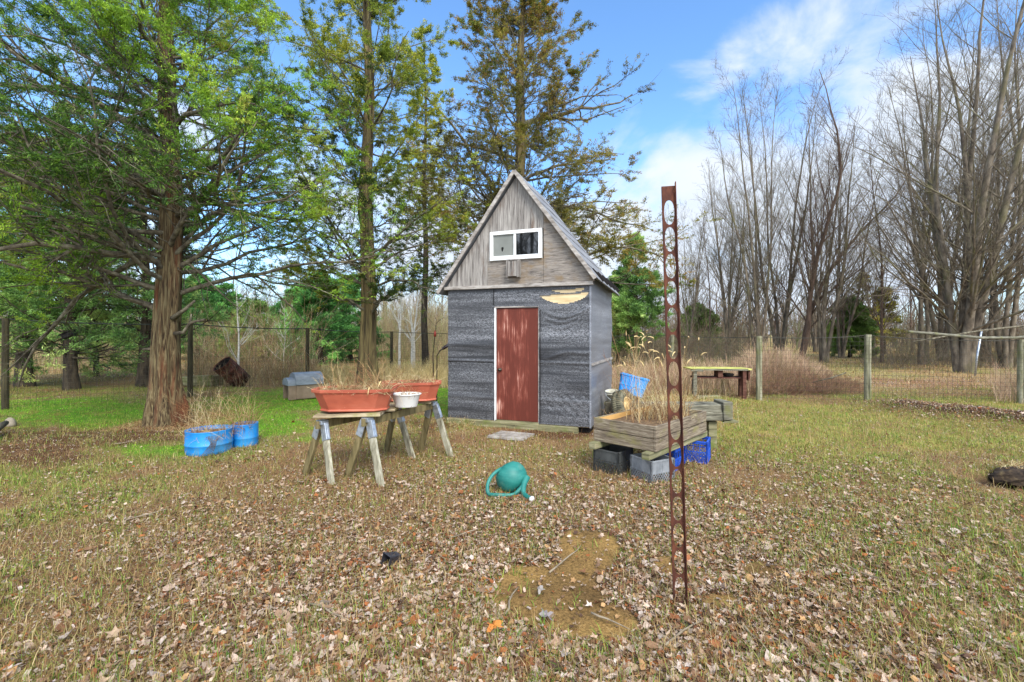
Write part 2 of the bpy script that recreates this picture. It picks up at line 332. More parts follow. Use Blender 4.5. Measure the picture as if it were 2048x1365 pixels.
def ground_cols(x, y):
    k = masks(x, y); n = len(x)
    c = np.tile(s2l((116, 88, 62)), (n, 1)); c = lerp(c, np.tile(s2l((146, 120, 84)), (n, 1)), np.clip(k['nA'] * 1.4 - .3, 0, 1))
    c = lerp(c, np.tile(s2l((112, 122, 52)), (n, 1)), k['grn'] * .75)
    c = lerp(c, lerp(np.tile(s2l((150, 138, 74)), (n, 1)), np.tile(s2l((132, 106, 68)), (n, 1)), np.clip(k['nB'] * 2.4 - .9, 0, 1)), k['yg'] * .85)
    c = lerp(c, np.tile(s2l((86, 60, 42)), (n, 1)), k['mulch'])
    c = lerp(c, lerp(np.tile(s2l((84, 126, 30)), (n, 1)), np.tile(s2l((124, 112, 54)), (n, 1)), np.clip(k['nB'] * 3.2 - 1.7, 0, 1)), k['moss'] * .92)
    f = np.tile(s2l((150, 124, 84)), (n, 1)); f = lerp(f, np.tile(s2l((132, 128, 72)), (n, 1)), np.clip(k['nC'] * 2.4 - .9, 0, 1)); f = lerp(f, np.tile(s2l((140, 106, 78)), (n, 1)), np.clip(k['pink'] + (k['nA'] - .6) * 2, 0, 1))
    c = lerp(c, f, k['beyond']); c = lerp(c, np.tile(s2l((62, 42, 28)), (n, 1)), np.clip(k['bk'] * 1.3, 0, 1)); c = lerp(c, np.tile(s2l((40, 30, 22)), (n, 1)), k['ho'])
    c = lerp(c, lerp(np.tile(s2l((98, 76, 46)), (n, 1)), np.tile(s2l((142, 112, 66)), (n, 1)), np.clip(k['nB'] * 2.2 - .7, 0, 1)), k['dirt'])
    return c
def ground():
    ys = np.concatenate([np.linspace(-6, 1, 10), np.arange(1.15, 9, .05), np.arange(9, 24, .14), np.geomspace(24.2, 900, 60)])
    us = np.concatenate([-np.geomspace(30, 1.7, 14), np.linspace(-1.6, 1.6, 300), np.geomspace(1.7, 30, 14)])
    Yg, U = np.meshgrid(ys, us, indexing='ij'); Xg = U * np.maximum(Yg, 2.2)
    x = Xg.ravel(); y = Yg.ravel(); z = gz(x, y) * np.clip(1.5 - np.abs(x) / 60, 0, 1)
    V = np.stack([x, y, z], 1); a, b = Xg.shape
    i = (np.arange(a - 1)[:, None] * b + np.arange(b - 1)[None]); Fq = np.stack([i, i + 1, i + b + 1, i + b], -1).reshape(-1, 4)
    m, t, p, o = newmat('ground_soil'); n = t.nodes; l = t.links
    at_ = n.new('ShaderNodeAttribute'); at_.attribute_name = 'Col'; tcd = n.new('ShaderNodeTexCoord')
    z1 = n.new('ShaderNodeTexNoise'); z1.inputs['Scale'].default_value = 55; z1.inputs['Detail'].default_value = 8; z1.inputs['Roughness'].default_value = .7; l.new(tcd.outputs['Object'], z1.inputs['Vector'])
    r = n.new('ShaderNodeMapRange'); r.inputs[1].default_value = .32; r.inputs[2].default_value = .68; r.inputs[3].default_value = .45; r.inputs[4].default_value = 1.6; l.new(z1.outputs[0], r.inputs[0])
    v = n.new('ShaderNodeVectorMath'); v.operation = 'SCALE'; l.new(at_.outputs['Color'], v.inputs[0]); l.new(r.outputs[0], v.inputs['Scale'])
    l.new(v.outputs[0], p.inputs['Base Color']); p.inputs['Roughness'].default_value = .95; p.inputs['Specular IOR Level'].default_value = .1
    b = n.new('ShaderNodeBump'); b.inputs['Strength'].default_value = .7; b.inputs['Distance'].default_value = .02; l.new(z1.outputs[0], b.inputs['Height']); l.new(b.outputs[0], p.inputs['Normal'])
    g = np_mesh('ground', V, Fq, m, colr=ground_cols(x, y), smooth=True); tag(g, kind='structure')
ground()
def sample(nmax, y0, y1, pw, g, umax=1.25):
    """points over the ground with density falling as Y**-pw"""
    q = g.random(nmax); a = 2 - pw
    y = (y0 ** a + q * (y1 ** a - y0 ** a)) ** (1 / a) if abs(a) > 1e-6 else y0 * (y1 / y0) ** q
    x = g.uniform(-umax, umax, nmax) * y + 0
    return x, y
def tmpl(kind, g):
    if kind == 0:   # lobed maple leaf
        m = 15; an = np.arange(m) * 2 * PI / m; r = np.where(np.arange(m) % 3 == 0, 1.0, np.where(np.arange(m) % 3 == 1, .52, .62)) * g.uniform(.85, 1.15, m)
    elif kind == 1: # oval leaf
        m = 9; an = np.arange(m) * 2 * PI / m; r = np.sqrt(1 / ((np.cos(an)) ** 2 + (np.sin(an) / .5) ** 2)) * g.uniform(.9, 1.1, m)
    else:           # crumpled scrap
        m = 8; an = np.arange(m) * 2 * PI / m; r = g.uniform(.45, 1.0, m)
    x = r * np.cos(an); y = r * np.sin(an); a, b = g.uniform(.2, .75), g.uniform(-.5, .5)
    z = a * (y ** 2) + b * x * x * .6 + .18 * np.sin(3 * an + g.uniform(0, 6)) * r
    P_ = np.concatenate([np.stack([x, y, z], 1), [[0, 0, 0]]]); T = np.array([[i, (i + 1) % m, m] for i in range(m)])
    return P_, T
def rotm(g, n, tilt):
    yaw = g.uniform(0, 2 * PI, n); tx = g.normal(0, tilt, n); ty = g.normal(0, tilt, n)
    cz, sz = np.cos(yaw), np.sin(yaw); z0 = np.zeros(n); o = np.ones(n)
    Rz = np.stack([np.stack([cz, -sz, z0], -1), np.stack([sz, cz, z0], -1), np.stack([z0, z0, o], -1)], 1)
    c, s = np.cos(tx), np.sin(tx); Rx = np.stack([np.stack([o, z0, z0], -1), np.stack([z0, c, -s], -1), np.stack([z0, s, c], -1)], 1)
    c, s = np.cos(ty), np.sin(ty); Ry = np.stack([np.stack([c, z0, s], -1), np.stack([z0, o, z0], -1), np.stack([-s, z0, c], -1)], 1)
    return Rx @ Ry @ Rz
LEAFC = s2l(np.array([(196, 178, 158), (186, 170, 152), (178, 158, 138), (168, 146, 124), (158, 134, 110), (190, 172, 154), (148, 122, 98), (134, 106, 80), (166, 146, 120), (120, 86, 60), (104, 70, 48), (142, 92, 58), (158, 98, 56), (88, 68, 54), (182, 164, 144), (176, 142, 98), (196, 184, 172), (126, 98, 72)]))
def shed_clear(x, y):   # inside the shed footprint
    u = (x + 1.19) * .935 - (y - 8.59) * .355; v = (x + 1.19) * .355 + (y - 8.59) * .935
    return (u > -.0) & (u < 2.7) & (v > -.02) & (v < 2.5)
def litter():
    g = np.random.default_rng(5); parts = []; cs = []
    x, y = sample(330000, 1.45, 13, 1.45, g); k = masks(x, y); keep = (g.random(len(x)) < k['leaf']) & ~shed_clear(x, y); x = x[keep]; y = y[keep]; dr = k['dirt'][keep]; pk = k['pink'][keep]
    kinds = g.integers(0, 12, len(x))
    for q in range(12):
        s = kinds == q; n = s.sum(); P_, T = tmpl((0, 2, 1, 2, 0, 2)[q % 6], g)
        sz = (.008 + .022 * g.random(n) ** 1.6) * (1 + .6 * (g.random(n) < .06)); Rm = rotm(g, n, .36)
        st = np.stack([np.ones(n), g.uniform(.4, 1, n), g.uniform(.2, 1.3, n)], 1); V = np.einsum('nij,npj->npi', Rm, P_[None] * st[:, None, :]) * sz[:, None, None]
        V[:, :, 0] += x[s][:, None]; V[:, :, 1] += y[s][:, None]; V[:, :, 2] += (gz(x[s], y[s]) + sz * .35 + g.uniform(0, .018, n))[:, None]
        Fq = (np.arange(n)[:, None, None] * len(P_) + T[None]).reshape(-1, 3)
        c = LEAFC[(g.random(n) * len(LEAFC)).astype(int)] * g.uniform(.6, 1.05, (n, 1)) * np.array([1.08, 1.0, .97])
        parts.append((V.reshape(-1, 3), Fq)); cs.append(np.repeat(c, len(P_), 0))
    # crumbled scraps between the whole leaves
    x, y = sample(520000, 1.45, 26, 1.6, g); k = masks(x, y); keep = (g.random(len(x)) < np.clip(k['leaf'] * .9 + .35 - k['moss'] * .6 - k['dirt'] * .9 - k['ho'], 0, 1)) & ~shed_clear(x, y); x = x[keep]; y = y[keep]; n = len(x)
    q = np.array([(-1, -.6, 0), (1, -.4, .25), (.7, .6, 0), (-.8, .5, .3)]); Rm = rotm(g, n, .35); s_ = g.uniform(.003, .010, n) * (1 + .05 * y)
    V = np.einsum('nij,pj->npi', Rm, q) * s_[:, None, None]; V[:, :, 0] += x[:, None]; V[:, :, 1] += y[:, None]; V[:, :, 2] += (gz(x, y) + g.uniform(.001, .012, n))[:, None]
    T = (np.arange(n)[:, None, None] * 4 + np.array([[0, 1, 2], [0, 2, 3]])[None]).reshape(-1, 3); parts.append((V.reshape(-1, 3), T)); cs.append(np.repeat(LEAFC[(g.random(n) * len(LEAFC)).astype(int)] * g.uniform(.5, 1.05, (n, 1)), 4, 0))
    V, Fq = merge(parts)
    tag(np_mesh('leaf_litter', V, Fq, M_leaf, colr=np.concatenate(cs)), 'pale tan and brown fallen leaves strewn over the yard', 'fallen leaves', kind='stuff')
litter()
def blades(x, y, h, wd, c, g, lean=.5, curl=.6, segs=2):
    n = len(x); az = g.uniform(0, 2 * PI, n); d = np.stack([np.cos(az), np.sin(az), np.zeros(n)], 1); sd_ = np.stack([-np.sin(az), np.cos(az), np.zeros(n)], 1)
    ln = np.abs(g.normal(0, lean, n))[:, None]; b = np.stack([x, y, gz(x, y) - .005], 1); h = h[:, None]; wq = wd[:, None] * .5
    up = np.array([0, 0, 1.])
    m = b + (up * np.cos(ln) + d * np.sin(ln)) * h * .55; l2 = ln + g.uniform(.1, curl * 1.6, n)[:, None]
    t = m + (up * np.cos(l2) + d * np.sin(l2)) * h * .45
    t[:, 2] = np.maximum(t[:, 2], b[:, 2] + .008)
    V = np.stack([b - sd_ * wq, b + sd_ * wq, m + sd_ * wq * .8, m - sd_ * wq * .8, t], 1)
    i = np.arange(n)[:, None] * 5
    T = np.concatenate([i + np.array([[0, 1, 2]]), i + np.array([[0, 2, 3]]), i + np.array([[3, 2, 4]])], 0)
    return V.reshape(-1, 3), T, np.repeat(c, 5, 0)
def grass():
    g = np.random.default_rng(9); out_ = []
    def put(name, n, y0, y1, pw, dens, hf, wf, pal, lean, label, clump=0):
        x, y = sample(n, y0, y1, pw, g)
        if clump:
            x = np.repeat(x, clump); y = np.repeat(y, clump); x = x + g.normal(0, .022, len(x)) * (1 + y * .12); y = y + g.normal(0, .022, len(y)) * (1 + y * .12)
        k = masks(x, y); d = dens(k)
        if clump: keep = np.repeat(g.random(n), clump) < d
        else: keep = g.random(len(x)) < d
        keep &= ~shed_clear(x, y)
        x = x[keep]; y = y[keep]; sc_ = (1 + .06 * y)
        c = pal[g.integers(0, len(pal), len(x))] * g.uniform(.75, 1.25, (len(x), 1))
        V, T, C = blades(x, y, hf(len(x)) * (1 + .012 * y), wf * sc_ * g.uniform(.6, 1.3, len(x)), c, g, lean)
        tag(np_mesh(name, V, T, M_grass, colr=C), label, 'grass', kind='stuff')
    GREEN = s2l(np.array([(94, 134, 44), (120, 150, 54), (84, 118, 46), (150, 166, 74), (150, 150, 70), (164, 158, 86)]))
    YEL = s2l(np.array([(176, 184, 88), (156, 168, 74), (200, 182, 118), (146, 152, 66), (190, 160, 104), (168, 134, 88), (178, 168, 84)]))
    STRAW = s2l(np.array([(180, 152, 104), (156, 126, 84), (192, 170, 124), (136, 100, 68), (160, 134, 88), (146, 134, 72), (134, 140, 68)]))
    MOSS = s2l(np.array([(122, 196, 30), (146, 214, 44), (102, 168, 30), (166, 206, 66), (150, 146, 70)]))
    put('straw_grass', 640000, 1.45, 14, 1.6, lambda k: np.clip(.8 - 1.0 * k['dirt'] - .85 * k['moss'] - .3 * k['mulch'] - k['ho'] - .6 * k['bk'], 0, 1) * np.clip(.35 + k['nB'], 0, 1), lambda n: .02 + .13 * g.random(n) ** 2.5, .0026, STRAW, 1.35, 'dry straw coloured grass lying between the fallen leaves')
    put('green_grass', 40000, 1.45, 14, 1.35, lambda k: np.clip((k['grn'] * 1.3 + .16 + .75 * k['yg']) * (1 - k['dirt'] * .9) * (1 - k['mulch'] * .7) * (1 - k['ho']) * (1 - k['bk']), 0, 1), lambda n: .025 + .085 * g.random(n) ** 2, .0034, GREEN, .95, 'tufts of short green grass in the yard', 10)
    put('yellow_grass', 160000, 4.5, 14, .9, lambda k: np.clip(k['yg'] * .95 + .12 * k['nA'] - k['ho'] - k['bk'], 0, 1), lambda n: g.uniform(.02, .055, n), .004, YEL, .6, 'yellowish green lawn grass on the right of the yard')
    put('moss', 200000, 5.2, 15, .6, lambda k: k['moss'], lambda n: g.uniform(.008, .024, n), .007, MOSS, .5, 'vivid green moss around the cedar and the pet house')
    x, y = sample(90000, 11, 45, .6, g); k = masks(x, y); keep = (g.random(len(x)) < k['beyond'] * (.35 + .6 * (k['nA'] > .5))); x = x[keep]; y = y[keep]
    c = STRAW[g.integers(0, len(STRAW), len(x))] * g.uniform(.8, 1.2, (len(x), 1))
    V, T, C = blades(x, y, g.uniform(.05, .2, len(x)), .006 + .0006 * y, c, g, .5)
    tag(np_mesh('field_grass', V, T, M_grass, colr=C), 'dry tan field grass beyond the wire fence', 'grass', kind='stuff')
grass()
#@@PARTS

# ================================================================ TREES
def mk_tree(name, loc, label, group=None): return empty(name, loc, label, 'tree', group)
FD = 1.9; FB = np.array([1.72, 1.62, 1.15])
def cedar(px, Yd, H, r0, tops, z0, rad, n1, pal, seed, label, bark, dens=1.0, fl=(.055, .022), lean=0.0, k2=9, k3=5, zmin_fol=None, shape=1.0, up=.02, special=(), trunkflare=1.5, inner=.35, cl=7, per=3, name='cedar_tree', fd=FD, gap=.24):
    g = np.random.default_rng(seed); base = GX(px, Yd); t = mk_tree(name, base, label)
    hs = np.linspace(-.1, H, 14); pts = [(lean * h + .04 * math.sin(h * 1.1 + seed), .04 * math.cos(h * .9 + seed), h) for h in hs]
    rs = [r0 * trunkflare] + [r0 * (1 + (trunkflare - 1) * math.exp(-h / .45)) * (1 - h / H * .92) ** .85 if h < H else .01 for h in hs[1:]]
    V, Fq = trunk_mesh(pts, rs, 40 if r0 > .2 else 16, g, flute=.13 if r0 > .2 else .08, seg=70 if r0 > .2 else 30, flare=2.0)
    np_mesh('trunk', V, Fq, bark, t, smooth=True)
    # primary limbs
    zz = z0 + (H - z0) * np.sort(g.random(n1)) ** 1.05; az = np.arange(n1) * 2.399 + g.normal(0, .3, n1)
    rr = rad * (1 - ((zz - z0) / (H - z0))) ** shape * g.uniform(.65, 1.15, n1) + .25
    st = np.stack([np.interp(zz, hs, [p[0] for p in pts]), np.interp(zz, hs, [p[1] for p in pts]), zz], 1)
    el = g.uniform(.0, .55, n1) + .5 * (zz / H) ** 2
    d = np.stack([np.cos(az) * np.cos(el), np.sin(az) * np.cos(el), np.sin(el)], 1)
    L_, A_, Z_ = rr, d, st
    ex = [s for s in special]
    if ex:
        L_ = np.concatenate([L_, [s[2] for s in ex]]); Z_ = np.concatenate([Z_, [(np.interp(s[0], hs, [p[0] for p in pts]), 0, s[0]) for s in ex]]); A_ = np.concatenate([A_, [s[1] for s in ex]])
    P1, R1 = grow(Z_, A_, L_, np.clip(L_ * .010, .008, .05) + .004, 9, g, up=np.linspace(.04, -.05, 9) + up, wob=.17, r1=.2)
    for i, s in enumerate(ex): R1[n1 + i] *= s[3] / R1[n1 + i][0]
    P2, R2 = spawn(P1, R1, k2, g, .12, 1.0, .85, .6, 6, up=.03, wob=.17, flat=.75, rr=.55, rmin=.004)
    P3, R3 = spawn(P2, R2, k3, g, .1, 1.0, .75, .6, 5, up=.05, wob=.2, flat=.5, rr=.5, rmin=.0025)
    hanging, Rh = spawn(P1, R1, 5, g, .05, .8, 1.1, .22, 5, up=.0, wob=.25, rr=.35, rmin=.003)
    V, Fq = merge([tubes(P1, R1, 7), tubes(P2, R2, 4), tubes(P3, R3, 3), tubes(hanging, Rh, 3)])
    np_mesh('limbs', V, Fq, M_limb if bark != M_darkbark else M_darkbark, t, smooth=True)
    d3 = np.linalg.norm(P3[:, -1, :2], axis=1); full = np.interp(P3[:, -1, 2], [z0, H], [rad, .3]); keep = (d3 > inner * full) | (g.random(len(P3)) < .25)
    if zmin_fol is not None: keep &= P3[:, -1, 2] > zmin_fol
    # gaps: whole regions thin out
    q = vnoise(P3[:, 2, 0] + base.x + P3[:, 2, 1] * .6, P3[:, 2, 2] + P3[:, 2, 1] * .5, 1.15, seed, 2); keep &= g.random(len(P3)) < np.clip((q - gap) * 6, .12, 1) * dens
    P3k = P3[keep]; per = max(2, int(round(per * fd)))
    a = flakes(P3k, per, g, fl[0] * .5, fl[0], fl[1], pal, .1, .9, cl, patch=.55, flatz=.6)
    b = flakes(P2[g.random(len(P2)) < .7 * dens], per, g, fl[0] * .6, fl[0], fl[1], pal, .4, .9, cl, patch=.8, flatz=.7)
    V, Fq = merge([a[:2], b[:2]]); np_mesh('foliage', V, Fq, M_fol, t, np.concatenate([a[2], b[2]]) * FB)
    return t
PC1 = s2l(np.array([(40, 62, 30), (56, 84, 34), (78, 108, 40), (98, 130, 44), (112, 142, 50), (134, 158, 62), (118, 122, 62)]))
PC2 = s2l(np.array([(38, 52, 26), (54, 72, 30), (82, 96, 38), (100, 116, 44), (120, 130, 52), (142, 142, 60)]))
PC4 = s2l(np.array([(50, 48, 26), (70, 68, 34), (88, 88, 42), (104, 102, 48), (120, 112, 56), (116, 92, 52), (84, 94, 44)]))
PPINE = s2l(np.array([(62, 92, 56), (86, 118, 70), (108, 140, 84), (130, 160, 100), (150, 172, 118), (134, 140, 92)]))
PYP = s2l(np.array([(54, 94, 56), (80, 128, 74), (104, 154, 88), (128, 176, 108)]))
YG_ = s2l(np.array([(70, 104, 56), (96, 126, 66), (120, 146, 82), (146, 150, 88)]))
PDRK = s2l(np.array([(66, 84, 48), (62, 84, 42), (84, 106, 58), (104, 116, 70)]))
sp1 = [(2.5, (-.9, -.35, .25), 3.2, .05), (3.6, (-.85, -.5, .05), 3.9, .05), (3.9, (-1, .25, .1), 4.0, .05), (2.8, (-.95, .3, .2), 3.4, .045), (4.9, (-.75, -.65, .1), 4.3, .05), (3.2, (-.6, .8, .2), 3.0, .04), (4.2, (.2, -.95, .2), 3.0, .04), (4.45, (-1, -.15, .12), 4.2, .11), (4.3, (-.85, -.55, .02), 4.4, .09), (5.2, (-.9, -.2, .35), 4.2, .09), (2.05, (-.8, -.35, .62), 2.8, .065), (6.0, (-1, .1, .45), 4.2, .08), (3.0, (-.7, -.75, .12), 3.6, .06), (3.3, (-.95, -.1, .05), 4.0, .06),
       (2.9, (.9, .1, .35), 2.6, .05), (3.3, (.85, -.35, .3), 3.0, .05), (4.6, (.9, -.2, .35), 3.0, .05), (5.4, (.8, -.5, .3), 3.0, .05), (2.7, (-.5, -.85, .15), 3.2, .05), (6.3, (.5, -.8, .3), 3.3, .05), (5.6, (-.4, -.9, .2), 3.6, .05)]
c1 = cedar(338, 8.5, 12.0, .222, None, 2.4, 4.2, 96, PC1, 3, 'big cedar with shredding bark on the mossy left side of the yard', M_cedarbark, dens=.95, fl=(.052, .013), fd=3.4, special=sp1, up=.02, k2=10, k3=7, zmin_fol=2.0, cl=8, per=3, inner=.3, trunkflare=1.62, gap=.17)
for lp in ([[(.14, -.1, 2.0), (.4, -.16, 2.15), (.62, -.2, 2.32)], [.05, .035, .02]], [[(.2, -.12, 1.72), (.42, -.2, 1.74), (.56, -.22, 1.92), (.84, -.25, 1.98)], [.04, .035, .03, .016]], [[(.54, -.22, 1.88), (.56, -.2, 2.08)], [.027, .012]], [[(-.12, -.1, 1.45), (-.36, -.15, 1.43)], [.04, .02]]):
    MB().tube(lp[0], lp[1], 7).build('broken_limb', M_limb, c1, True)
sp2 = [(2.6, (-.8, -.3, .1), 2.6, .05), (2.5, (.75, -.2, .25), 2.0, .05), (3.0, (-.9, .2, .1), 2.4, .05), (2.2, (.7, -.4, .3), 1.6, .04), (2.3, (-.7, -.6, .3), 1.8, .04)]
cedar(735, 12.4, 15, .215, None, 2.9, 3.3, 84, PC2, 5, 'tall cedar with a straight ridged trunk between the pet house and the shed', M_cedarbark2, dens=1.0, fl=(.064, .018), fd=3.2, special=sp2, k2=9, k3=5, cl=7, per=3, inner=.3, shape=.75, zmin_fol=2.6)
cedar(850, 20, 15, .15, None, 3.0, 2.2, 52, PC2, 8, 'slender dark cedar beyond the fence just left of the shed', M_darkbark, dens=.7, fl=(.085, .028), fd=2.6, k2=7, k3=4, cl=6, per=3, inner=.2, trunkflare=1.2, shape=.7)
sp4 = [(8.6, (1, -.1, .42), 4.4, .09), (5.6, (1, 0, .25), 4.6, .07), (3.6, (1, -.2, .18), 5.3, .07), (4.2, (.9, .3, .25), 5.0, .06), (3.0, (1, -.3, .2), 4.6, .05), (6.6, (.9, -.5, .3), 3.8, .06), (5.0, (-.6, -.2, .8), 5.5, .10), (4.4, (-.9, -.3, .4), 3.9, .07), (7.4, (-.9, 0, .4), 3.2, .06)]
cedar(1030, 15.2, 15.6, .25, None, 2.8, 4.4, 104, PC4, 12, 'olive brown cedar rising behind the shed roof', M_cedarbark2, dens=1.0, fl=(.072, .020), fd=3.0, special=sp4, k2=9, k3=5, cl=7, per=3, inner=.25, shape=.95, lean=.02, gap=.2)
# conifers beyond the left fence
def pine(px, Yd, H, rad, z0, pal, seed, label, group=None, r0=.13, n1=70, dens=1, fl=(.11, .022), bark=M_darkbark, name='pine_tree', cl=7, k2=7, k3=4, shape=.8):
    return cedar(px, Yd, H, r0, None, z0, rad, n1, pal, seed, label, bark, dens, fl, k2=k2, k3=k3, cl=cl, per=3, inner=.15, trunkflare=1.25, up=.0, shape=shape, name=name)
pine(143, 13.8, 8.5, 2.5, 1.0, PPINE, 21, 'grey green pine with the thicker trunk behind the left fence', r0=.17)
pine(52, 14.4, 8, 2.6, .9, PPINE, 22, 'grey green pine nearest the left edge of the photo, behind the fence', r0=.2)
pine(290, 14.8, 8, 2.4, .9, PPINE, 23, 'grey green pine half hidden behind the big cedar trunk', r0=.16)
pine(-60, 14.0, 8, 2.6, .8, PPINE, 24, 'grey green pine past the left fence post')
pine(190, 17.5, 8.5, 2.4, .5, PPINE, 25, 'thin stemmed pine farther back behind the left fence', r0=.08)
pine(640, 25, 4.6, 2.3, .1, PYP, 26, 'bushy light green young pine behind the pet house', fl=(.16, .035), shape=.6, n1=60)
pine(700, 28, 5.0, 2.3, .1, PYP, 27, 'light green young pine beside the tall cedar trunk', fl=(.16, .035), shape=.6, n1=54)
pine(395, 30, 5.2, 2.2, .1, PYP, 28, 'pale green young pine behind the rusty drum', fl=(.18, .04), shape=.6)
pine(505, 27, 3.4, 1.7, .1, YG_, 36, 'low olive green young pine between the drum and the pet house', fl=(.16, .035), shape=.6)
pine(455, 33, 5.0, 2.0, .1, PYP, 37, 'pale young pine far behind the white sapling', fl=(.18, .04), shape=.6)
pine(585, 31, 4.3, 2.0, .1, PYP, 29, 'small light green pine left of the bushy one', fl=(.18, .04), shape=.6)
pine(1272, 23.5, 6.6, 1.9, 1.2, PPINE, 30, 'blue green pine just right of the shed', fl=(.14, .03), r0=.1, n1=56, bark=M_cedarbark2)
pine(1236, 25, 4.8, 1.5, .6, PPINE, 31, 'smaller blue green pine against the shed wall', fl=(.14, .03), r0=.08, bark=M_cedarbark2)
pine(1700, 32, 3.7, 1.5, .4, PDRK * 1.4, 32, 'round dark green juniper in the field behind the right fence', fl=(.15, .05), n1=70, shape=.35, name='juniper_bush', cl=9)
pine(1395, 42, 3.8, 2.4, .2, PDRK, 33, 'dark olive juniper low behind the rusty strut', fl=(.2, .07), n1=50, shape=.5, name='juniper_bush')
pine(1768, 38, 5.4, 1.8, .6, PC4 * 1.5, 34, 'olive brown cedar behind the round juniper', fl=(.18, .06), n1=36, dens=.3, shape=.6)
pine(1725, 45, 7.5, 2.4, .6, PC4, 35, 'faint brown cedar in the gap between the maples', fl=(.2, .06), n1=34, dens=.25)

# ---- bare trees
def bare_parts(seed, H, stems, r0, spread, n1=26, n2=7, n3=4, up=.05, splay=.5, wob=.07, zb=.12, crook=0.0, low=None, ang=.5):
    g = np.random.default_rng(seed)
    an = np.arange(stems) * 2 * PI / stems + g.uniform(0, 6); tl = g.uniform(.3, 1, stems) * spread if stems > 1 else np.zeros(1)
    d = np.stack([np.cos(an) * tl, np.sin(an) * tl, np.ones(stems)], 1); ln = H * g.uniform(.78, 1.03, stems)
    st = np.stack([np.cos(an) * r0 * .75, np.sin(an) * r0 * .75, np.full(stems, -.1)], 1) if stems > 1 else np.array([[0, 0, -.1]])
    P0, R0 = grow(st, d, ln, r0 * g.uniform(.7, 1.0, stems), 16, g, up=.06, wob=.035 + crook, r1=.08)
    R0[:, 0] *= 1.35; R0[:, 1] *= 1.05
    P1, R1 = spawn(P0, R0, n1, g, zb, .97, ang, .5, 9, up=up, wob=wob, rr=.36, rmin=.010, r1=.15, lens=lambda t, m: H * (.46 - .34 * t) * g.uniform(.55, 1.1, m))
    P2, R2 = spawn(P1, R1, n2, g, .15, 1.0, .6, .5, 6, up=.04, wob=.10, rr=.5, rmin=.006)
    P3, R3 = spawn(P2, R2, n3, g, .15, 1.0, .6, .55, 5, up=.03, wob=.14, rr=.55, rmin=.0038, r1=.5)
    tr = merge([tubes(P0, R0, 10)]); br = merge([tubes(P1, R1, 5), tubes(P2, R2, 4), tubes(P3, R3, 3)])
    if low:
        pass
    return tr, br
def bare(px, Yd, seed, H, stems, r0, spread, label, mat=None, group=None, name='bare_tree', **k):
    mat = mat or M_greybark; t = mk_tree(name, GX(px, Yd), label, group); tr, br = bare_parts(seed, H, stems, r0, spread, **k)
    np_mesh('trunk', *tr, mat, t, smooth=True); np_mesh('branches', *br, mat, t, smooth=True); return t
def copytree(src, px, Yd, rz, s, label, group=None):
    c = src.copy(); col.objects.link(c); c.location = GX(px, Yd); c.rotation_euler = (0, 0, rz); c.scale = (s, s, s * 1.0); c['label'] = label
    if group: c['group'] = group
    elif 'group' in c: del c['group']
    for ch in src.children:
        q = ch.copy(); col.objects.link(q); q.parent = c
    return c
B1 = bare(1518, 27, 101, 16.2, 4, .12, .16, 'leafless grey maple with several stems behind the first right fence post', n1=22, n2=9, n3=5)
B2 = bare(1600, 27.5, 102, 17.2, 2, .17, .12, 'crooked dark leafless maple in the middle of the first bare clump', mat=M_brownbark, n1=26, n2=9, n3=5, crook=.06)
B3 = bare(1648, 26.5, 103, 15.8, 3, .13, .14, 'leafless maple with a thick straight stem at the right of the first bare clump', n1=24, n2=9, n3=5)
B4 = bare(1928, 20, 104, 19, 6, .20, .17, 'big multi stemmed leafless maple with low sweeping limbs behind the loose rail', n1=22, n2=9, n3=6, zb=.07, ang=.75)
B5 = bare(1764, 27, 105, 13.5, 1, .12, .0, 'lone slender leafless trunk between the two bare clumps', mat=M_brownbark, n1=36, n2=6, n3=3)
B6 = bare(2010, 22, 106, 19, 3, .15, .14, 'tall leafless maple right of the big multi stemmed one', n1=26, n2=9, n3=5)
B7 = bare(1380, 30, 107, 9.5, 3, .07, .12, 'low thin leafless tree just behind the rusty strut', n1=22, n2=7, n3=4)
copytree(B3, 1455, 30, 1.2, .86, 'leafless maple left of the first right fence post, shorter than its neighbours')
copytree(B1, 1560, 29.5, 2.2, 1.08, 'leafless maple between the several stemmed maple and the crooked one')
copytree(B1, 1682, 31, 4.0, .85, 'leafless maple just left of the lone slender trunk')
copytree(B6, 1845, 25, 2.0, .98, 'tall leafless maple between the lone slender trunk and the big maple')
copytree(B3, 1885, 28, 3.3, 1.25, 'leafless maple close behind the left side of the big maple')
copytree(B6, 1970, 28, 4.4, 1.05, 'leafless maple rising behind the big maple')
copytree(B3, 2090, 23, .5, 1.3, 'leafless maple at the right edge of the photo')
copytree(B4, 2200, 22, 1.5, .95, 'leafless maple just beyond the right edge of the photo')
copytree(B5, 1420, 34, .3, .8, 'thin single stemmed leafless tree left of the bare clump')
gf = 'bare trees in the far row'
gr_ = np.random.default_rng(77)
for i in range(8):
    px = 1370 + i * 92 + gr_.uniform(-18, 18); Yd = gr_.uniform(36, 50); s = gr_.uniform(.75, 1.1)
    if 1690 < px < 1800: s *= .7
    copytree((B1, B3, B5)[i % 3], px, Yd, gr_.uniform(0, 6), s, 'thin leafless tree in the hazy far row behind the nearer maples', gf)
for i in range(7):
    copytree((B7, B5)[i % 2], 380 + i * 78 + gr_.uniform(-15, 15), gr_.uniform(34, 44), gr_.uniform(0, 6), gr_.uniform(.7, .95), 'thin leafless tree seen under the cedar boughs on the left', 'bare trees behind the left thicket')
# trees behind the viewer that the shed window mirrors
copytree(B4, 1, 1, .4, .8, 'bare maple standing opposite the shed, mirrored in its window').location = (-10.6, -5.6, 0)
copytree(B1, 1, 1, .4, 1.0, 'leafless maple opposite the shed, right of the mirrored one').location = (-12.6, -6.4, 0)
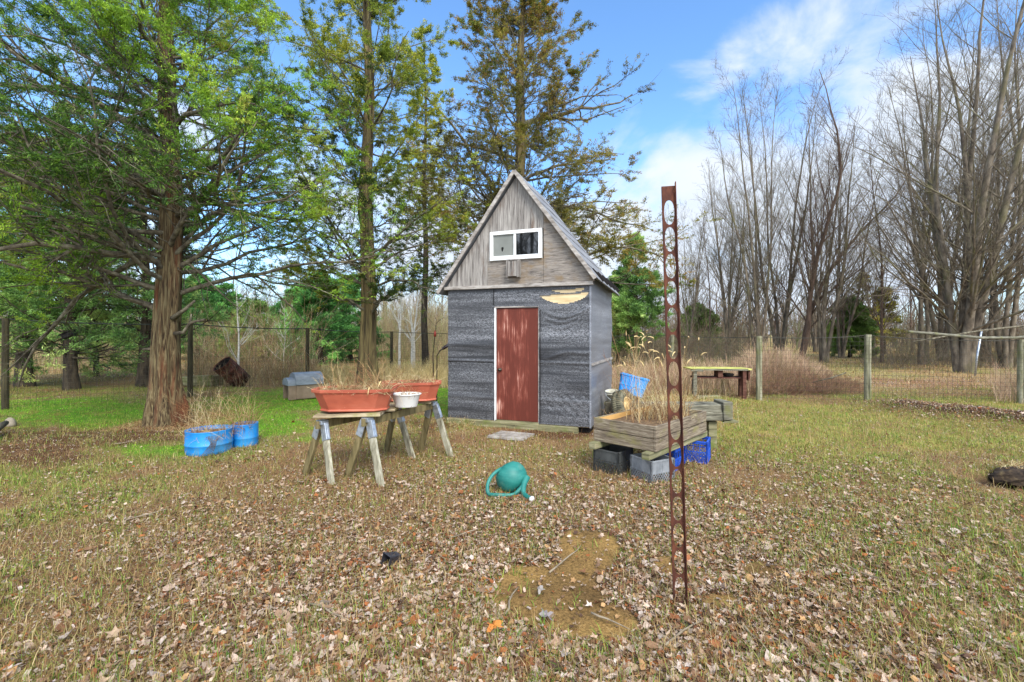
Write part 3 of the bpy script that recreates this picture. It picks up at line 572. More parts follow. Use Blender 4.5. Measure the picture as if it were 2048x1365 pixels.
# pale saplings
def sapling(px, Yd, H, seed, label, stems=1, r0=.05, spread=.2):
    return bare(px, Yd, seed, H, stems, r0, spread, label, mat=M_birch, name='birch_sapling', n1=12, n2=4, n3=2, zb=.18, ang=.8)
sapling(476, 15.5, 4.2, 201, 'white barked sapling beside the rusty drum', r0=.055)
sapling(826, 22.6, 4.4, 202, 'forked white birch between the tall cedar and the slender one', 2, .11, .22)
sapling(566, 19, 3.6, 203, 'faint white sapling just left of the pet house', r0=.03)
sapling(798, 21, 6.0, 204, 'pale straight sapling behind the fence post right of the tall cedar', r0=.07)
# ---- thickets: uncountable stems
def thicket(name, x0, x1, y0, y1, n, h0, h1, pal, seed, label, wd=.012, side=3, mound=None, twig=3, ang=.5, lean=.18, zf=None):
    g = np.random.default_rng(seed); y = g.uniform(y0, y1, n); px = g.uniform(x0, x1, n); x = (px - 1024) / F * y
    h = g.uniform(h0, h1, n) * (.55 + .9 * vnoise(x, y, .6, seed, 2))
    if mound is not None: h = h * np.clip(mound(px, y), .12, 1)
    st = np.stack([x, y, gz(x, y) - .02], 1); d = np.stack([g.normal(0, lean, n), g.normal(0, lean, n), np.ones(n)], 1)
    P0, R0 = grow(st, d, h, np.full(n, wd * .5), 5, g, up=0, wob=.14, r1=.4)
    P1, R1 = spawn(P0, R0, twig, g, .3, 1, ang, .45, 4, up=.03, wob=.15, rr=.7, rmin=wd * .3)
    a = tubes(P0, R0, side); b_ = tubes(P1, R1, side); V, Fq = merge([a, b_])
    c0 = pal[g.integers(0, len(pal), n)] * g.uniform(.75, 1.2, (n, 1)); C = np.concatenate([np.repeat(c0, 5 * side, 0), np.repeat(np.repeat(c0, twig, 0), 4 * side, 0)])
    tag(np_mesh(name, V, Fq, M_straw, colr=C), label, 'brush', kind='stuff')
BR = s2l(np.array([(150, 128, 98), (134, 108, 84), (168, 146, 106), (120, 100, 80), (158, 118, 84), (120, 126, 80), (176, 160, 130)]))
TANP = s2l(np.array([(212, 180, 150), (190, 156, 130), (206, 180, 146), (160, 124, 98), (150, 140, 96)]))
RED = s2l(np.array([(132, 98, 78), (150, 116, 92), (108, 80, 64), (168, 136, 104), (140, 100, 82), (130, 118, 74)]))
YT = s2l(np.array([(176, 162, 116), (158, 138, 104), (146, 150, 96), (186, 166, 128), (162, 134, 108)]))
GRY = s2l(np.array([(118, 104, 88), (134, 120, 102), (98, 86, 74), (120, 100, 78), (106, 108, 78)]))
thicket('brown_thicket', 370, 620, 17, 30, 620, 1.0, 3.4, BR * 1.35, 301, 'tangled brown undergrowth behind the rusty drum', wd=.012, lean=.32, twig=7)
thicket('olive_thicket', 730, 905, 26, 42, 900, 2.2, 5.4, YT, 302, 'yellowish bare undergrowth left of the shed', wd=.016, lean=.3, twig=7)
thicket('left_undergrowth', -150, 330, 20, 30, 1500, 1.2, 3.4, YT, 303, 'pale undergrowth behind the left pines', wd=.02)
thicket('right_undergrowth', 1225, 1500, 24, 34, 1500, .8, 2.6, GRY, 304, 'grey brown undergrowth behind the workbench', wd=.013, lean=.35, twig=6)
thicket('maple_undergrowth', 1720, 2200, 21.5, 30, 1700, .6, 2.9, GRY, 305, 'grey brown brush around the big maple', wd=.012, lean=.5, twig=6, mound=lambda px, y: np.where(px < 1780, .3, np.where((px > 1880) & (px < 1980), .35, 1)))
thicket('pink_grass', 1440, 1665, 15.5, 19.5, 5200, .5, 1.25, TANP, 306, 'mound of tall pinkish tan grass behind the right fence', wd=.012, mound=lambda px, y: np.exp(-((px - 1550) / 85) ** 2) * 1.15)
thicket('bramble_pile', 1495, 1735, 12.6, 15.2, 3000, .3, .95, RED, 307, 'reddish brown bramble pile against the right fence', wd=.010, lean=1.2, mound=lambda px, y: np.exp(-((px - 1590) / 100) ** 2) * 1.1, twig=4, ang=.9)
thicket('dry_weeds', 1225, 1500, 12.5, 18, 2200, .25, .9, TANP, 308, 'tan weeds between the shed and the workbench', wd=.010)
thicket('straw_weeds', 640, 900, 14, 19, 2600, .2, .75, s2l(np.array([(222, 204, 150), (204, 180, 124), (190, 168, 110)])), 309, 'pale straw weeds left of the shed', wd=.010)
thicket('fence_weeds', 380, 640, 14, 19, 1600, .3, 1.0, BR, 310, 'brown weeds behind the pet house', wd=.010)
thicket('fence_weeds', 1990, 2200, 10.8, 13, 700, .3, .9, TANP, 311, 'tan weeds at the right end of the fence', wd=.008)
# far wood: one mass of countless trunks
def farwood():
    g = np.random.default_rng(400); n = 3800; y = g.uniform(46, 105, n); x = y * g.uniform(-1.7, 1.7, n)
    st = np.stack([x, y, np.zeros(n)], 1); h = g.uniform(3.0, 7.0, n) * (.75 + .5 * vnoise(x, y, .05, 5, 2)); d = np.stack([g.normal(0, .07, n), g.normal(0, .07, n), np.ones(n)], 1)
    P0, R0 = grow(st, d, h, g.uniform(.03, .10, n), 5, g, 0, .05, .2); P1, R1 = spawn(P0, R0, 12, g, .12, 1, .7, .45, 4, up=.04, wob=.12, rr=.6, rmin=.03)
    V, Fq = merge([tubes(P0, R0, 3), tubes(P1, R1, 3)]); c0 = GRY[g.integers(0, 5, n)] * g.uniform(.8, 1.25, (n, 1))
    C = np.concatenate([np.repeat(c0, 15, 0), np.repeat(np.repeat(c0, 12, 0), 12, 0)])
    tag(np_mesh('far_woodland', V, Fq, M_straw, colr=C), 'grey brown winter wood along the horizon', 'woodland', kind='stuff')
farwood()
#@@SHED

# ================================================================ SHED
M_wrap = None
def wrap_mat(name, base, lite, streak, glossy=.42):
    m, t, p, o = newmat(name); n = t.nodes; l = t.links; tcd = n.new('ShaderNodeTexCoord')
    def nzz(scale, det, s=1.0):
        mpp = n.new('ShaderNodeMapping'); mpp.inputs['Scale'].default_value = scale; l.new(tcd.outputs['Object'], mpp.inputs[0])
        z = n.new('ShaderNodeTexNoise'); z.inputs['Scale'].default_value = s; z.inputs['Detail'].default_value = det; z.inputs['Roughness'].default_value = .75; l.new(mpp.outputs[0], z.inputs['Vector']); return z
    a = nzz((42, 42, 120), 4); b = nzz((.22, .22, 5.2), 3); c = nzz((3, 3, 90), 4)
    mr = n.new('ShaderNodeMapRange'); mr.inputs[1].default_value = .42; mr.inputs[2].default_value = .70; l.new(a.outputs[0], mr.inputs[0])
    m2 = n.new('ShaderNodeMapRange'); m2.inputs[1].default_value = .38; m2.inputs[2].default_value = .68; m2.inputs[3].default_value = .12; m2.inputs[4].default_value = 1.5; l.new(b.outputs[0], m2.inputs[0])
    m3 = n.new('ShaderNodeMapRange'); m3.inputs[1].default_value = .35; m3.inputs[2].default_value = .7; m3.inputs[3].default_value = .7; m3.inputs[4].default_value = 1.3; l.new(c.outputs[0], m3.inputs[0])
    q = n.new('ShaderNodeMath'); q.operation = 'MULTIPLY'; l.new(mr.outputs[0], q.inputs[0]); l.new(m2.outputs[0], q.inputs[1])
    q2 = n.new('ShaderNodeMath'); q2.operation = 'MULTIPLY'; q2.use_clamp = True; l.new(q.outputs[0], q2.inputs[0]); l.new(m3.outputs[0], q2.inputs[1])
    mm = n.new('ShaderNodeMix'); mm.data_type = 'RGBA'; l.new(q2.outputs[0], mm.inputs[0]); mm.inputs[6].default_value = (*base, 1); mm.inputs[7].default_value = (*lite, 1)
    l.new(mm.outputs[2], p.inputs['Base Color']); p.inputs['Roughness'].default_value = glossy; p.inputs['Specular IOR Level'].default_value = .5
    bb = n.new('ShaderNodeBump'); bb.inputs['Strength'].default_value = .15; bb.inputs['Distance'].default_value = .003; l.new(a.outputs[0], bb.inputs['Height']); l.new(bb.outputs[0], p.inputs['Normal'])
    return m
M_wrap = wrap_mat('house_wrap', S(34, 34, 37), S(160, 161, 165), 1)
M_wrapsheen = wrap_mat('house_wrap_sheen', S(104, 106, 112), S(178, 180, 186), 1, .35)  # same wrap as the front, grazing sheen painted in as a lighter colour
def wood(name, dark, mid, lite, sc_, moss=None, bump=.5, rough=.85):
    return noise_mat(name, [dark, mid, lite], sc_, 8, rough, bump, [.34, .5, .66], 1.2, bdist=.006, second=moss, rrough=.7)
SH = (1.5, 1.5, 26)       # horizontal grain (long along x)
M_plyV = noise_mat('grey_plywood_vertical', [S(48, 42, 38), S(124, 118, 112), S(172, 166, 158)], (34, 34, 1.9), 9, .85, .5, [.30, .46, .68], .5, bdist=.005, second=(S(92, 72, 58), (5, 5, 1.2), .54, .72), rrough=.7)
M_plyH = noise_mat('grey_plywood_horizontal', [S(56, 50, 46), S(124, 116, 108), S(160, 150, 138)], (2.4, 2.4, 34), 9, .85, .6, [.32, .48, .68], 2.2, bdist=.005, second=(S(124, 104, 78), (3, 3, 5), .5, .7), rrough=.7)
M_trimwood = noise_mat('weathered_trim', [S(96, 88, 80), S(150, 142, 134), S(186, 180, 172)], (4, 4, 14), 7, .8, .3, rrough=.7)
M_timber = noise_mat('mossy_timber', [S(66, 62, 46), S(124, 120, 88), S(158, 150, 118)], (2, 2, 26), 7, .9, .5, second=(S(104, 112, 54), (4, 4, 4), .5, .68))
M_tan = noise_mat('bare_sheathing', [S(184, 156, 112), S(216, 192, 150), S(228, 208, 170)], (2, 2, 12), 5, .8, .1)
M_white = noise_mat('white_vinyl', [S(206, 206, 204), S(232, 232, 230)], (8, 8, 8), 4, .45, 0, spec=.5)
M_knob = noise_mat('tarnished_knob', [S(46, 42, 38), S(96, 88, 76)], (40, 40, 40), 3, .3, 0, metal=.9)
M_roofm = noise_mat('grey_roll_roofing', [S(84, 84, 86), S(128, 128, 130), S(158, 158, 158)], (3, 12, 3), 7, .7, .3)
M_dark = noise_mat('dark_gap', [S(18, 16, 15), S(36, 32, 30)], (8, 8, 8), 4, .9, .2)
def doormat():
    m, t, p, o = newmat('red_door_paint'); n = t.nodes; l = t.links; tcd = n.new('ShaderNodeTexCoord')
    mpp = n.new('ShaderNodeMapping'); mpp.inputs['Scale'].default_value = (46, 46, 2.4); l.new(tcd.outputs['Object'], mpp.inputs[0])
    z = n.new('ShaderNodeTexNoise'); z.inputs['Scale'].default_value = 1; z.inputs['Detail'].default_value = 8; z.inputs['Roughness'].default_value = .75; l.new(mpp.outputs[0], z.inputs['Vector'])
    mp2 = n.new('ShaderNodeMapping'); mp2.inputs['Scale'].default_value = (3.2, 3.2, 1.5); l.new(tcd.outputs['Object'], mp2.inputs[0])
    z2 = n.new('ShaderNodeTexNoise'); z2.inputs['Scale'].default_value = 1; z2.inputs['Detail'].default_value = 3; l.new(mp2.outputs[0], z2.inputs['Vector'])
    a = n.new('ShaderNodeMath'); a.operation = 'MULTIPLY_ADD'; l.new(z2.outputs[0], a.inputs[0]); a.inputs[1].default_value = 1.15; a.inputs[2].default_value = -.66
    b = n.new('ShaderNodeMath'); b.operation = 'ADD'; l.new(a.outputs[0], b.inputs[0]); l.new(z.outputs[0], b.inputs[1])
    r = n.new('ShaderNodeValToRGB'); l.new(b.outputs[0], r.inputs[0]); e = r.color_ramp.elements
    e[0].position = .38; e[0].color = (*S(96, 45, 34), 1); e[1].position = .52; e[1].color = (*S(114, 56, 43), 1); k = e.new(.60); k.color = (*S(150, 92, 78), 1); k = e.new(.74); k.color = (*S(204, 168, 150), 1)
    l.new(r.outputs[0], p.inputs['Base Color']); p.inputs['Roughness'].default_value = .6; p.inputs['Specular IOR Level'].default_value = .25
    return m
M_door = doormat()
def glassmat():
    m, t, p, o = newmat('window_glass'); p.inputs['Base Color'].default_value = (.006, .007, .008, 1); p.inputs['Roughness'].default_value = .03; p.inputs['Specular IOR Level'].default_value = 1.0; p.inputs['Coat Weight'].default_value = .6; p.inputs['Coat Roughness'].default_value = .02
    return m
M_glass = glassmat()
M_screen = noise_mat('insect_screen', [S(112, 114, 108), S(128, 130, 124)], (3, 3, 3), 3, .7, 0)

W_, D_, ZT = 2.674, 2.34, 2.515
shed = empty('shed', (-1.19, 8.59, 0), 'small steep roofed shed wrapped in black sheeting with a red door', 'shed', rz=math.atan2(-.355, .935)); shed['kind'] = 'thing'
AX, AZ, SL = 1.372, 4.47, 1.37
def roofz(u): return AZ - SL * abs(u - AX)
# wrapped front wall: a wrinkled sheet with the door opening left out
def wrapwall():
    parts = []
    nx, nzv = 150, 130
    us = np.linspace(-.01, W_ + .01, nx); zs = np.linspace(.11, ZT - .005, nzv); U, Zg = np.meshgrid(us, zs, indexing='ij')
    u = U.ravel(); z = Zg.ravel()
    d = .010 * (vnoise(u * .6, z, 3.0, 61, 2) - .5) * 2 + .012 * np.sin(z * 9 + 1.4 * vnoise(u, z, 1.3, 62)) * vnoise(u, z * .5, 1.2, 63)
    # sagging folds on the right panel below the tear, and diagonal pulls
    sag = np.clip((u - 1.8) / .3, 0, 1); yc = 2.12 - .16 * np.sin(np.clip((u - 1.78) / .88, 0, 1) * PI)
    for k, o in enumerate((0, .07, .15, .25)):
        d += sag * (.020 - .005 * k) * np.exp(-((z - yc + o * (1 + .4 * np.sin(u * 4))) / .022) ** 2)
    d += .016 * np.exp(-((z - 1.27 - .14 * (u - 1.8) * (u > 1.8) - .03 * np.sin(u * 9)) / .03) ** 2) * np.clip((u - 1.75) * 2, 0, 1)
    d += .018 * np.exp(-((z - 1.18) / .012) ** 2) * ((u < .95) | (u > 1.78))
    d += .004 * np.sin((u * .9 + z) * 42) * np.clip(1 - abs(z - .45) / .35, 0, 1) * np.clip((u - 1.7) * 2, 0, 1)
    d += .012 * np.exp(-((z - 1.48) / .05) ** 2) * (u < .95) + .012 * np.exp(-((z - .52) / .05) ** 2)
    V = np.stack([u, -.012 - d, z], 1); i = (np.arange(nx - 1)[:, None] * nzv + np.arange(nzv - 1)[None]); F4 = np.stack([i, i + 1, i + nzv + 1, i + nzv], -1).reshape(-1, 4)
    cu = u[F4].mean(1); cz = z[F4].mean(1)
    hole = (cu > .945) & (cu < 1.785) & (cz < 2.165)
    top1 = 2.335 - .06 * np.exp(-((cu - 2.1) / .5) ** 2) + .0 * cu; s = (cu - 1.80) / .84
    tear1 = (s > 0) & (s < 1) & (cz < 2.345 + .03 * s) & (cz > 2.345 - .15 * np.sin(np.clip(s, 0, 1) * PI) ** .7)
    s2 = (cu - 2.02) / .56; tear2 = (s2 > 0) & (s2 < 1) & (cz < 2.43 + .02 * s2) & (cz > 2.43 - .05 * np.sin(np.clip(s2, 0, 1) * PI) ** .6)
    o = np_mesh('front_wall', V, F4[~(hole | tear1 | tear2)], M_wrap, shed, smooth=True)
    m = MB(); m.box(0, .93, 0, .08, .10, ZT - .01); m.box(1.80, W_, 0, .08, .10, ZT - .01); m.box(.932, 1.798, 0, .08, 2.18, ZT - .01); m.build('sheathing', M_tan, shed)
wrapwall()
lp = MB()
for z in (1.175,):
    lp.box(.0, .925, -.032, -.026, z - .006, z); 
lp.box(.926, .934, -.040, -.028, 2.2, ZT - .02); lp.box(1.806, 1.814, -.040, -.028, .12, 2.1); lp.build('lap_seam', M_dark, shed)
def sidewall(name, x, s, mt):
    nx, nzv = 60, 60; ys = np.linspace(.0, D_, nx); zs = np.linspace(.10, ZT + .12, nzv); Yg, Zg = np.meshgrid(ys, zs, indexing='ij'); y = Yg.ravel(); z = Zg.ravel()
    d = .008 * np.sin(z * 7 + vnoise(y, z, 1, 71) * 3) + .012 * (vnoise(y, z, 2.5, 72, 2) - .5)
    V = np.stack([x + s * (.012 + d), y, z], 1); i = (np.arange(nx - 1)[:, None] * nzv + np.arange(nzv - 1)[None]); F4 = np.stack([i, i + 1, i + nzv + 1, i + nzv], -1).reshape(-1, 4)
    np_mesh(name, V, F4, mt, shed, smooth=True)
sidewall('side_wall', W_ + .002, 1, M_wrapsheen); sidewall('side_wall', -.002, -1, M_wrap)
MB().box(0, W_, D_ - .03, D_ + .02, .1, ZT).build('back_wall', M_wrapsheen, shed)
MB().box(-.02, W_ - .20, -.05, .06, -.02, .098).build('base_timber', M_timber, shed, bevel=.006)
MB().box(.02, W_ - .02, .07, D_ - .05, .0, .10).build('floor_frame', M_dark, shed)
MB().bar((W_ + .012, -.018, .1), (W_ + .012, -.018, ZT - .03), .03, .03).build('corner_trim', M_wrapsheen, shed)
MB().bar((W_ + .03, .02, 1.16), (W_ + .03, D_ - .05, 1.16), .02, .045).build('batten', M_trimwood, shed)
# gable panels
gy0, gy1 = -.045, -.02
def panel(pts, m, nm='gable_panel', y0=gy0, y1=gy1): MB().prism(pts, y0, y1, ax='y').build(nm, m, shed)
zb = ZT + .045
uL = AX - (AZ - zb) / SL; uR = AX + (AZ - zb) / SL
panel([(uL, zb), (.815, zb), (.815, roofz(.815))], M_plyV)
panel([(.821, 3.515), (1.871, 3.515), (1.871, roofz(1.871)), (AX, AZ), (.821, roofz(.821))], M_plyV)
panel([(.821, zb), (1.871, zb), (1.871, 2.99), (.821, 2.99)], M_plyH)
panel([(.821, 2.993), (.868, 2.993), (.868, 3.512), (.821, 3.512)], M_plyV)
panel([(1.877, zb), (uR, zb), (1.877, roofz(1.877))], M_plyH, y0=gy0 - .004)
MB().prism([(uL + .03, zb), (uR - .03, zb), (AX, AZ - .05)], -.012, .0, ax='y').build('gable_backing', M_dark, shed)
MB().box(-.07, W_ + .06, -.085, .0, ZT - .018, ZT + .042).build('eave_trim', M_trimwood, shed, bevel=.004)
MB().add([(uL, D_, zb), (uR, D_, zb), (AX, D_ * .69, AZ - .02), (uL, D_ - .02, zb), (uR, D_ - .02, zb), (AX, D_ * .69 - .02, AZ - .03)], [(0, 1, 2), (3, 5, 4), (0, 3, 4, 1), (1, 4, 5, 2), (2, 5, 3, 0)]).build('back_gable', M_plyV, shed)
# roof slopes
RB = D_ * .70
def slope(sgn, lo):
    m = MB(); OV = 1.42 if sgn > 0 else 1.53; e0 = AX + sgn * OV; ze = AZ + .06 - SL * OV
    th = .022
    for (ya, yb) in ((-.13, D_ + .12),):
        a = (AX, ya, AZ + .06); b_ = (e0, ya, ze); c = (e0 + sgn * .03, D_ + .03, ze - lo); d = (AX, RB, AZ + .06)
        nrm = Vector((sgn * SL, 0, 1)).normalized() * th
        v = [a, b_, c, d]; v += [tuple(Vector(q) + nrm) for q in v]
        m.add(v, [(0, 1, 2, 3), (4, 5, 6, 7), (0, 1, 5, 4), (1, 2, 6, 5), (2, 3, 7, 6), (3, 0, 4, 7)])
    o = m.build('roof', M_roofm, shed)
    q = MB()
    for k in range(7):      # lapped courses of roofing
        f0 = k / 7; y0 = -.135; a0 = Vector((AX + sgn * OV * f0, y0, AZ + .06 - SL * OV * f0)); n_ = Vector((sgn * SL, 0, 1)).normalized()
        f1 = (k + 1) / 7 + .01; a1 = Vector((AX + sgn * OV * f1, y0, AZ + .06 - SL * OV * f1)); f1 = min(f1, 1.0); L1 = Vector((sgn * .03 * f0, RB + (D_ + .03 - RB) * f0 + .135, -lo * f0)); L2 = Vector((sgn * .03 * f1, RB + (D_ + .03 - RB) * f1 + .135, -lo * f1))
        p0 = a0 + n_ * .025; p1 = a1 + n_ * .034; q.add([tuple(p0), tuple(p1), tuple(p1 + L2), tuple(p0 + L1), tuple(p1 - n_ * .012), tuple(p1 + L2 - n_ * .012)], [(0, 1, 2, 3), (1, 4, 5, 2)])
    q.build('roofing', M_roofm, o)
    r = MB(); r.bar((AX, -.155, AZ + .062), (e0, -.155, ze + .004), .026, .062, up=(sgn * SL, 0, 1)); r.build('rake_board', M_trimwood, shed)
    for k in range(5):
        s = MB(); s.bar((AX + sgn * 1.26, .35 + k * .5, ze + .22), (AX + sgn * 1.46, .35 + k * .5, ze - .0), .04, .08); s.build('rafter_tail', M_dark, shed)
slope(-1, .0); slope(1, .09)
# door
DX0, DX1, DZ0, DZ1 = .972, 1.762, .13, 2.135
dr = MB(); dr.box(DX0, DX1, .005, .045, DZ0, DZ1); dr = dr.build('door', M_door, shed, bevel=.003); dr['label'] = 'rust red door with pale scuffed streaks'
k = MB(); Mk = Matrix.Translation((DX0 + .07, .005, 1.03)) @ Matrix.Rotation(R(90), 4, 'X'); k.lathe([(.033, 0), (.033, .006), (.012, .008), (.012, .03), (.026, .036), (.031, .05), (.026, .064), (0, .068)], 18, Mk); k.build('knob', M_knob, dr, True)
fr = MB(); fr.box(DX0 - .03, DX0 - .004, -.03, .05, .11, DZ1 + .01); fr.build('door_frame', M_white, shed)
fr = MB(); fr.box(DX1 + .004, DX1 + .022, -.012, .05, .11, DZ1 + .01); fr.box(DX0 - .03, DX1 + .022, -.022, .05, DZ1 + .012, DZ1 + .034); fr.build('door_frame', M_trimwood, shed)
MB().box(DX0 - .02, DX1 + .02, -.03, .05, .10, .125).build('door_sill', M_timber, shed)
# window
wx0, wx1, wz0, wz1 = .874, 1.852, 2.992, 3.51
wn = MB()
for a in ((wx0, wx0 + .062, wz0, wz1), (wx1 - .062, wx1, wz0, wz1), (wx0 + .062, wx1 - .062, wz1 - .062, wz1), (wx0 + .062, wx1 - .062, wz0, wz0 + .062)): wn.box(a[0], a[1], -.085, -.015, a[2], a[3])
wn = wn.build('window', M_white, shed, bevel=.005)
xm = (wx0 + wx1) / 2 - .01
mu = MB(); mu.box(xm - .022, xm + .022, -.078, -.03, wz0 + .064, wz1 - .064); mu.box(wx0 + .064, xm - .024, -.066, -.03, wz0 + .064, wz0 + .08); mu.box(xm + .024, wx1 - .064, -.066, -.03, wz0 + .064, wz0 + .08); mu.build('mullion', M_white, wn)
def holed(x0, x1, z0, z1, cx, cz):
    v = [(x0, -.055, z0), (x1, -.055, z0), (x1, -.055, z1), (x0, -.055, z1)]
    h = [(cx - .02, z0 + 0, 0)]; hh = [(cx - .012, -.055, cz - .035), (cx + .004, -.055, cz - .045), (cx + .026, -.055, cz + .012), (cx + .02, -.055, cz + .04), (cx - .016, -.055, cz + .036), (cx - .02, -.055, cz)]
    return v + hh, [(0, 1, 5, 4), (1, 2, 6, 5), (2, 7, 6), (2, 3, 8, 7), (3, 9, 8), (3, 0, 4, 9)]
pn = MB(); pn.add(*holed(wx0 + .062, xm - .022, wz0 + .078, wz1 - .062, wx0 + .235, wz0 + .2)); pn = pn.build('pane', M_screen, wn); pn['label'] = 'dull grey screened pane with a small hole'
MB().box(wx0 + .062, xm - .022, -.04, -.035, wz0 + .07, wz1 - .06).build('screen_backing', M_dark, wn)
pn = MB().box(xm + .022, wx1 - .062, -.060, -.052, wz0 + .078, wz1 - .062).build('pane', M_glass, wn); pn['label'] = 'dark glossy pane mirroring bare trees'
# vent box
vb = MB(); vb.box(1.225, 1.255, -.17, gy0, 2.67, 2.965); vb.box(1.425, 1.462, -.17, gy0, 2.67, 2.965); vb.box(1.256, 1.424, -.16, -.145, 2.69, 2.96); vb.box(1.225, 1.462, -.17, gy0, 2.966, 2.985); vb.build('vent_hood', M_plyV, shed)
# doorstep slats
st = empty('doorstep', (0, 0, 0), 'low wooden slat step on the ground before the red door', 'step')
p0 = at(1022, 872); st.location = (p0.x, p0.y, g1(p0.x, p0.y)); st.rotation_euler = (0, 0, math.atan2(-.355, .935))
for i in range(4): MB().box(-.33 + .02 * i, .28 + .02 * i, -.22 + i * .115, -.125 + i * .115, .01, .045, j=.004).build('slat', M_trimwood, st)

# ================================================================ SAWHORSES
M_sawwood = noise_mat('grey_lumber', [S(88, 82, 64), S(148, 142, 120), S(188, 182, 162)], (16, 16, 3), 7, .85, .4, [.32, .5, .68], .4, second=(S(122, 122, 66), (5, 5, 3), .52, .7))
M_sawdark = noise_mat('dark_lumber', [S(62, 54, 34), S(108, 96, 62), S(134, 120, 84)], (16, 16, 3), 7, .9, .4)  # darker, browner lumber for beams and one leg of each pair
M_galv = noise_mat('galvanised_steel', [S(126, 132, 138), S(172, 178, 184), S(196, 200, 206)], (14, 14, 14), 4, .4, .05, metal=.75)
def sawhorse(a, b_, za, zb_, label):
    a = Vector((*a, 0)); b_ = Vector((*b_, 0)); d = (b_ - a); Ln = d.length; t = empty('sawhorse', (a.x, a.y, 0), label, 'sawhorse', 'sawhorses carrying the plank shelf', rz=math.atan2(d.y, d.x))
    MB().bar((-.05, 0, za - .045), (Ln + .05, 0, zb_ - .045), .04, .09).build('beam', M_sawdark, t, bevel=.004)
    for xx, zt in ((.03, za), (Ln - .03, zb_)):
        for s in (-1, 1):
            wx = t.matrix_basis
            fx = a + Vector((math.cos(t.rotation_euler.z), math.sin(t.rotation_euler.z), 0)) * (xx + (-.06 if xx < .5 else .06)) + Vector((-math.sin(t.rotation_euler.z), math.cos(t.rotation_euler.z), 0)) * s * .27
            gf = g1(fx.x, fx.y) - .015
            foot = (xx + (-.06 if xx < .5 else .06), s * .27, gf); topp = (xx, s * .035, zt - .04)
            MB().bar(foot, topp, .085, .042, up=(1, 0, 0)).build('leg', M_sawwood if s < 0 else M_sawdark, t, bevel=.004)
        br = MB()
        for s in (-1, 1):
            dv = Vector((-.06 if xx < .5 else .06, s * .235, -zt)).normalized(); tp = Vector((xx, s * .04, zt - .03))
            br.bar(tp, tp + dv * .20, .098, .054, up=(1, 0, 0)); br.bar(tp + dv * .01 + Vector((0, s * .028, 0)), tp + dv * .17 + Vector((0, s * .028, 0)), .05, .01, up=(1, 0, 0))
        br.bar((xx, -.05, zt - .02), (xx, .05, zt - .02), .10, .05); br.build('bracket', M_galv, t, bevel=.006)
    return t
sawhorse((-2.25, 5.33), (-1.585, 6.3), .66, .69, 'sawhorse with galvanised brackets under the left end of the planks')
sawhorse((-1.70, 5.28), (-1.10, 6.42), .70, .72, 'sawhorse with galvanised brackets under the right end of the planks')
M_plank = noise_mat('weathered_plank', [S(92, 78, 58), S(152, 136, 108), S(186, 172, 140)], (3, 26, 26), 8, .85, .5, second=(S(128, 124, 70), (4, 4, 4), .52, .7))
sh = empty('plank_shelf', (-2.02, 5.30, .71), 'four weathered planks laid across the two sawhorses', 'shelf', rz=R(3))
for i in range(4):
    x0 = -.28 + i * .155 + random.uniform(-.03, .03); x1 = .44 + i * .165 + random.uniform(-.03, .05)
    MB().box(x0, x1, i * .295 - .02, i * .295 + .26, -.0, .034, j=.006).build('plank', M_plank, sh, bevel=.004).rotation_euler = (R(random.uniform(-.4, .4)), R(-1.2 + random.uniform(-.4, .4)), R(random.uniform(-1.5, 1.5)))

# ================================================================ PLANTERS
M_terra = noise_mat('terracotta_plastic', [S(148, 72, 52), S(170, 88, 64), S(184, 104, 80)], (2.5, 2.5, 5), 5, .5, .05, spec=.4, second=(S(208, 160, 138), (40, 40, 30), .66, .74))
M_soil = noise_mat('potting_soil', [S(50, 38, 28), S(104, 82, 60), S(140, 116, 84)], (30, 30, 30), 6, .95, .8)
M_enam = noise_mat('chipped_enamel', [S(222, 220, 212), S(234, 232, 226)], (5, 5, 5), 3, .35, 0, spec=.5, second=(S(44, 40, 38), (26, 26, 20), .64, .66))
def ring_poly(w_, d_, c): return [(-w_ + c, -d_), (w_ - c, -d_), (w_, -d_ + c * .8), (w_, d_ - c * .8), (w_ - c, d_), (-w_ + c, d_), (-w_, d_ - c * .8), (-w_, -d_ + c * .8)]
def loft(mb, secs, cap0=True, cap1=False):
    n = len(secs[0][0]); vs = [(x, y, z) for poly, z in secs for x, y in poly]; fs = [(i * n + k, i * n + (k + 1) % n, (i + 1) * n + (k + 1) % n, (i + 1) * n + k) for i in range(len(secs) - 1) for k in range(n)]
    if cap0: fs.append(tuple(range(n))[::-1])
    if cap1: fs.append(tuple(range((len(secs) - 1) * n, len(secs) * n)))
    mb.add(vs, fs)
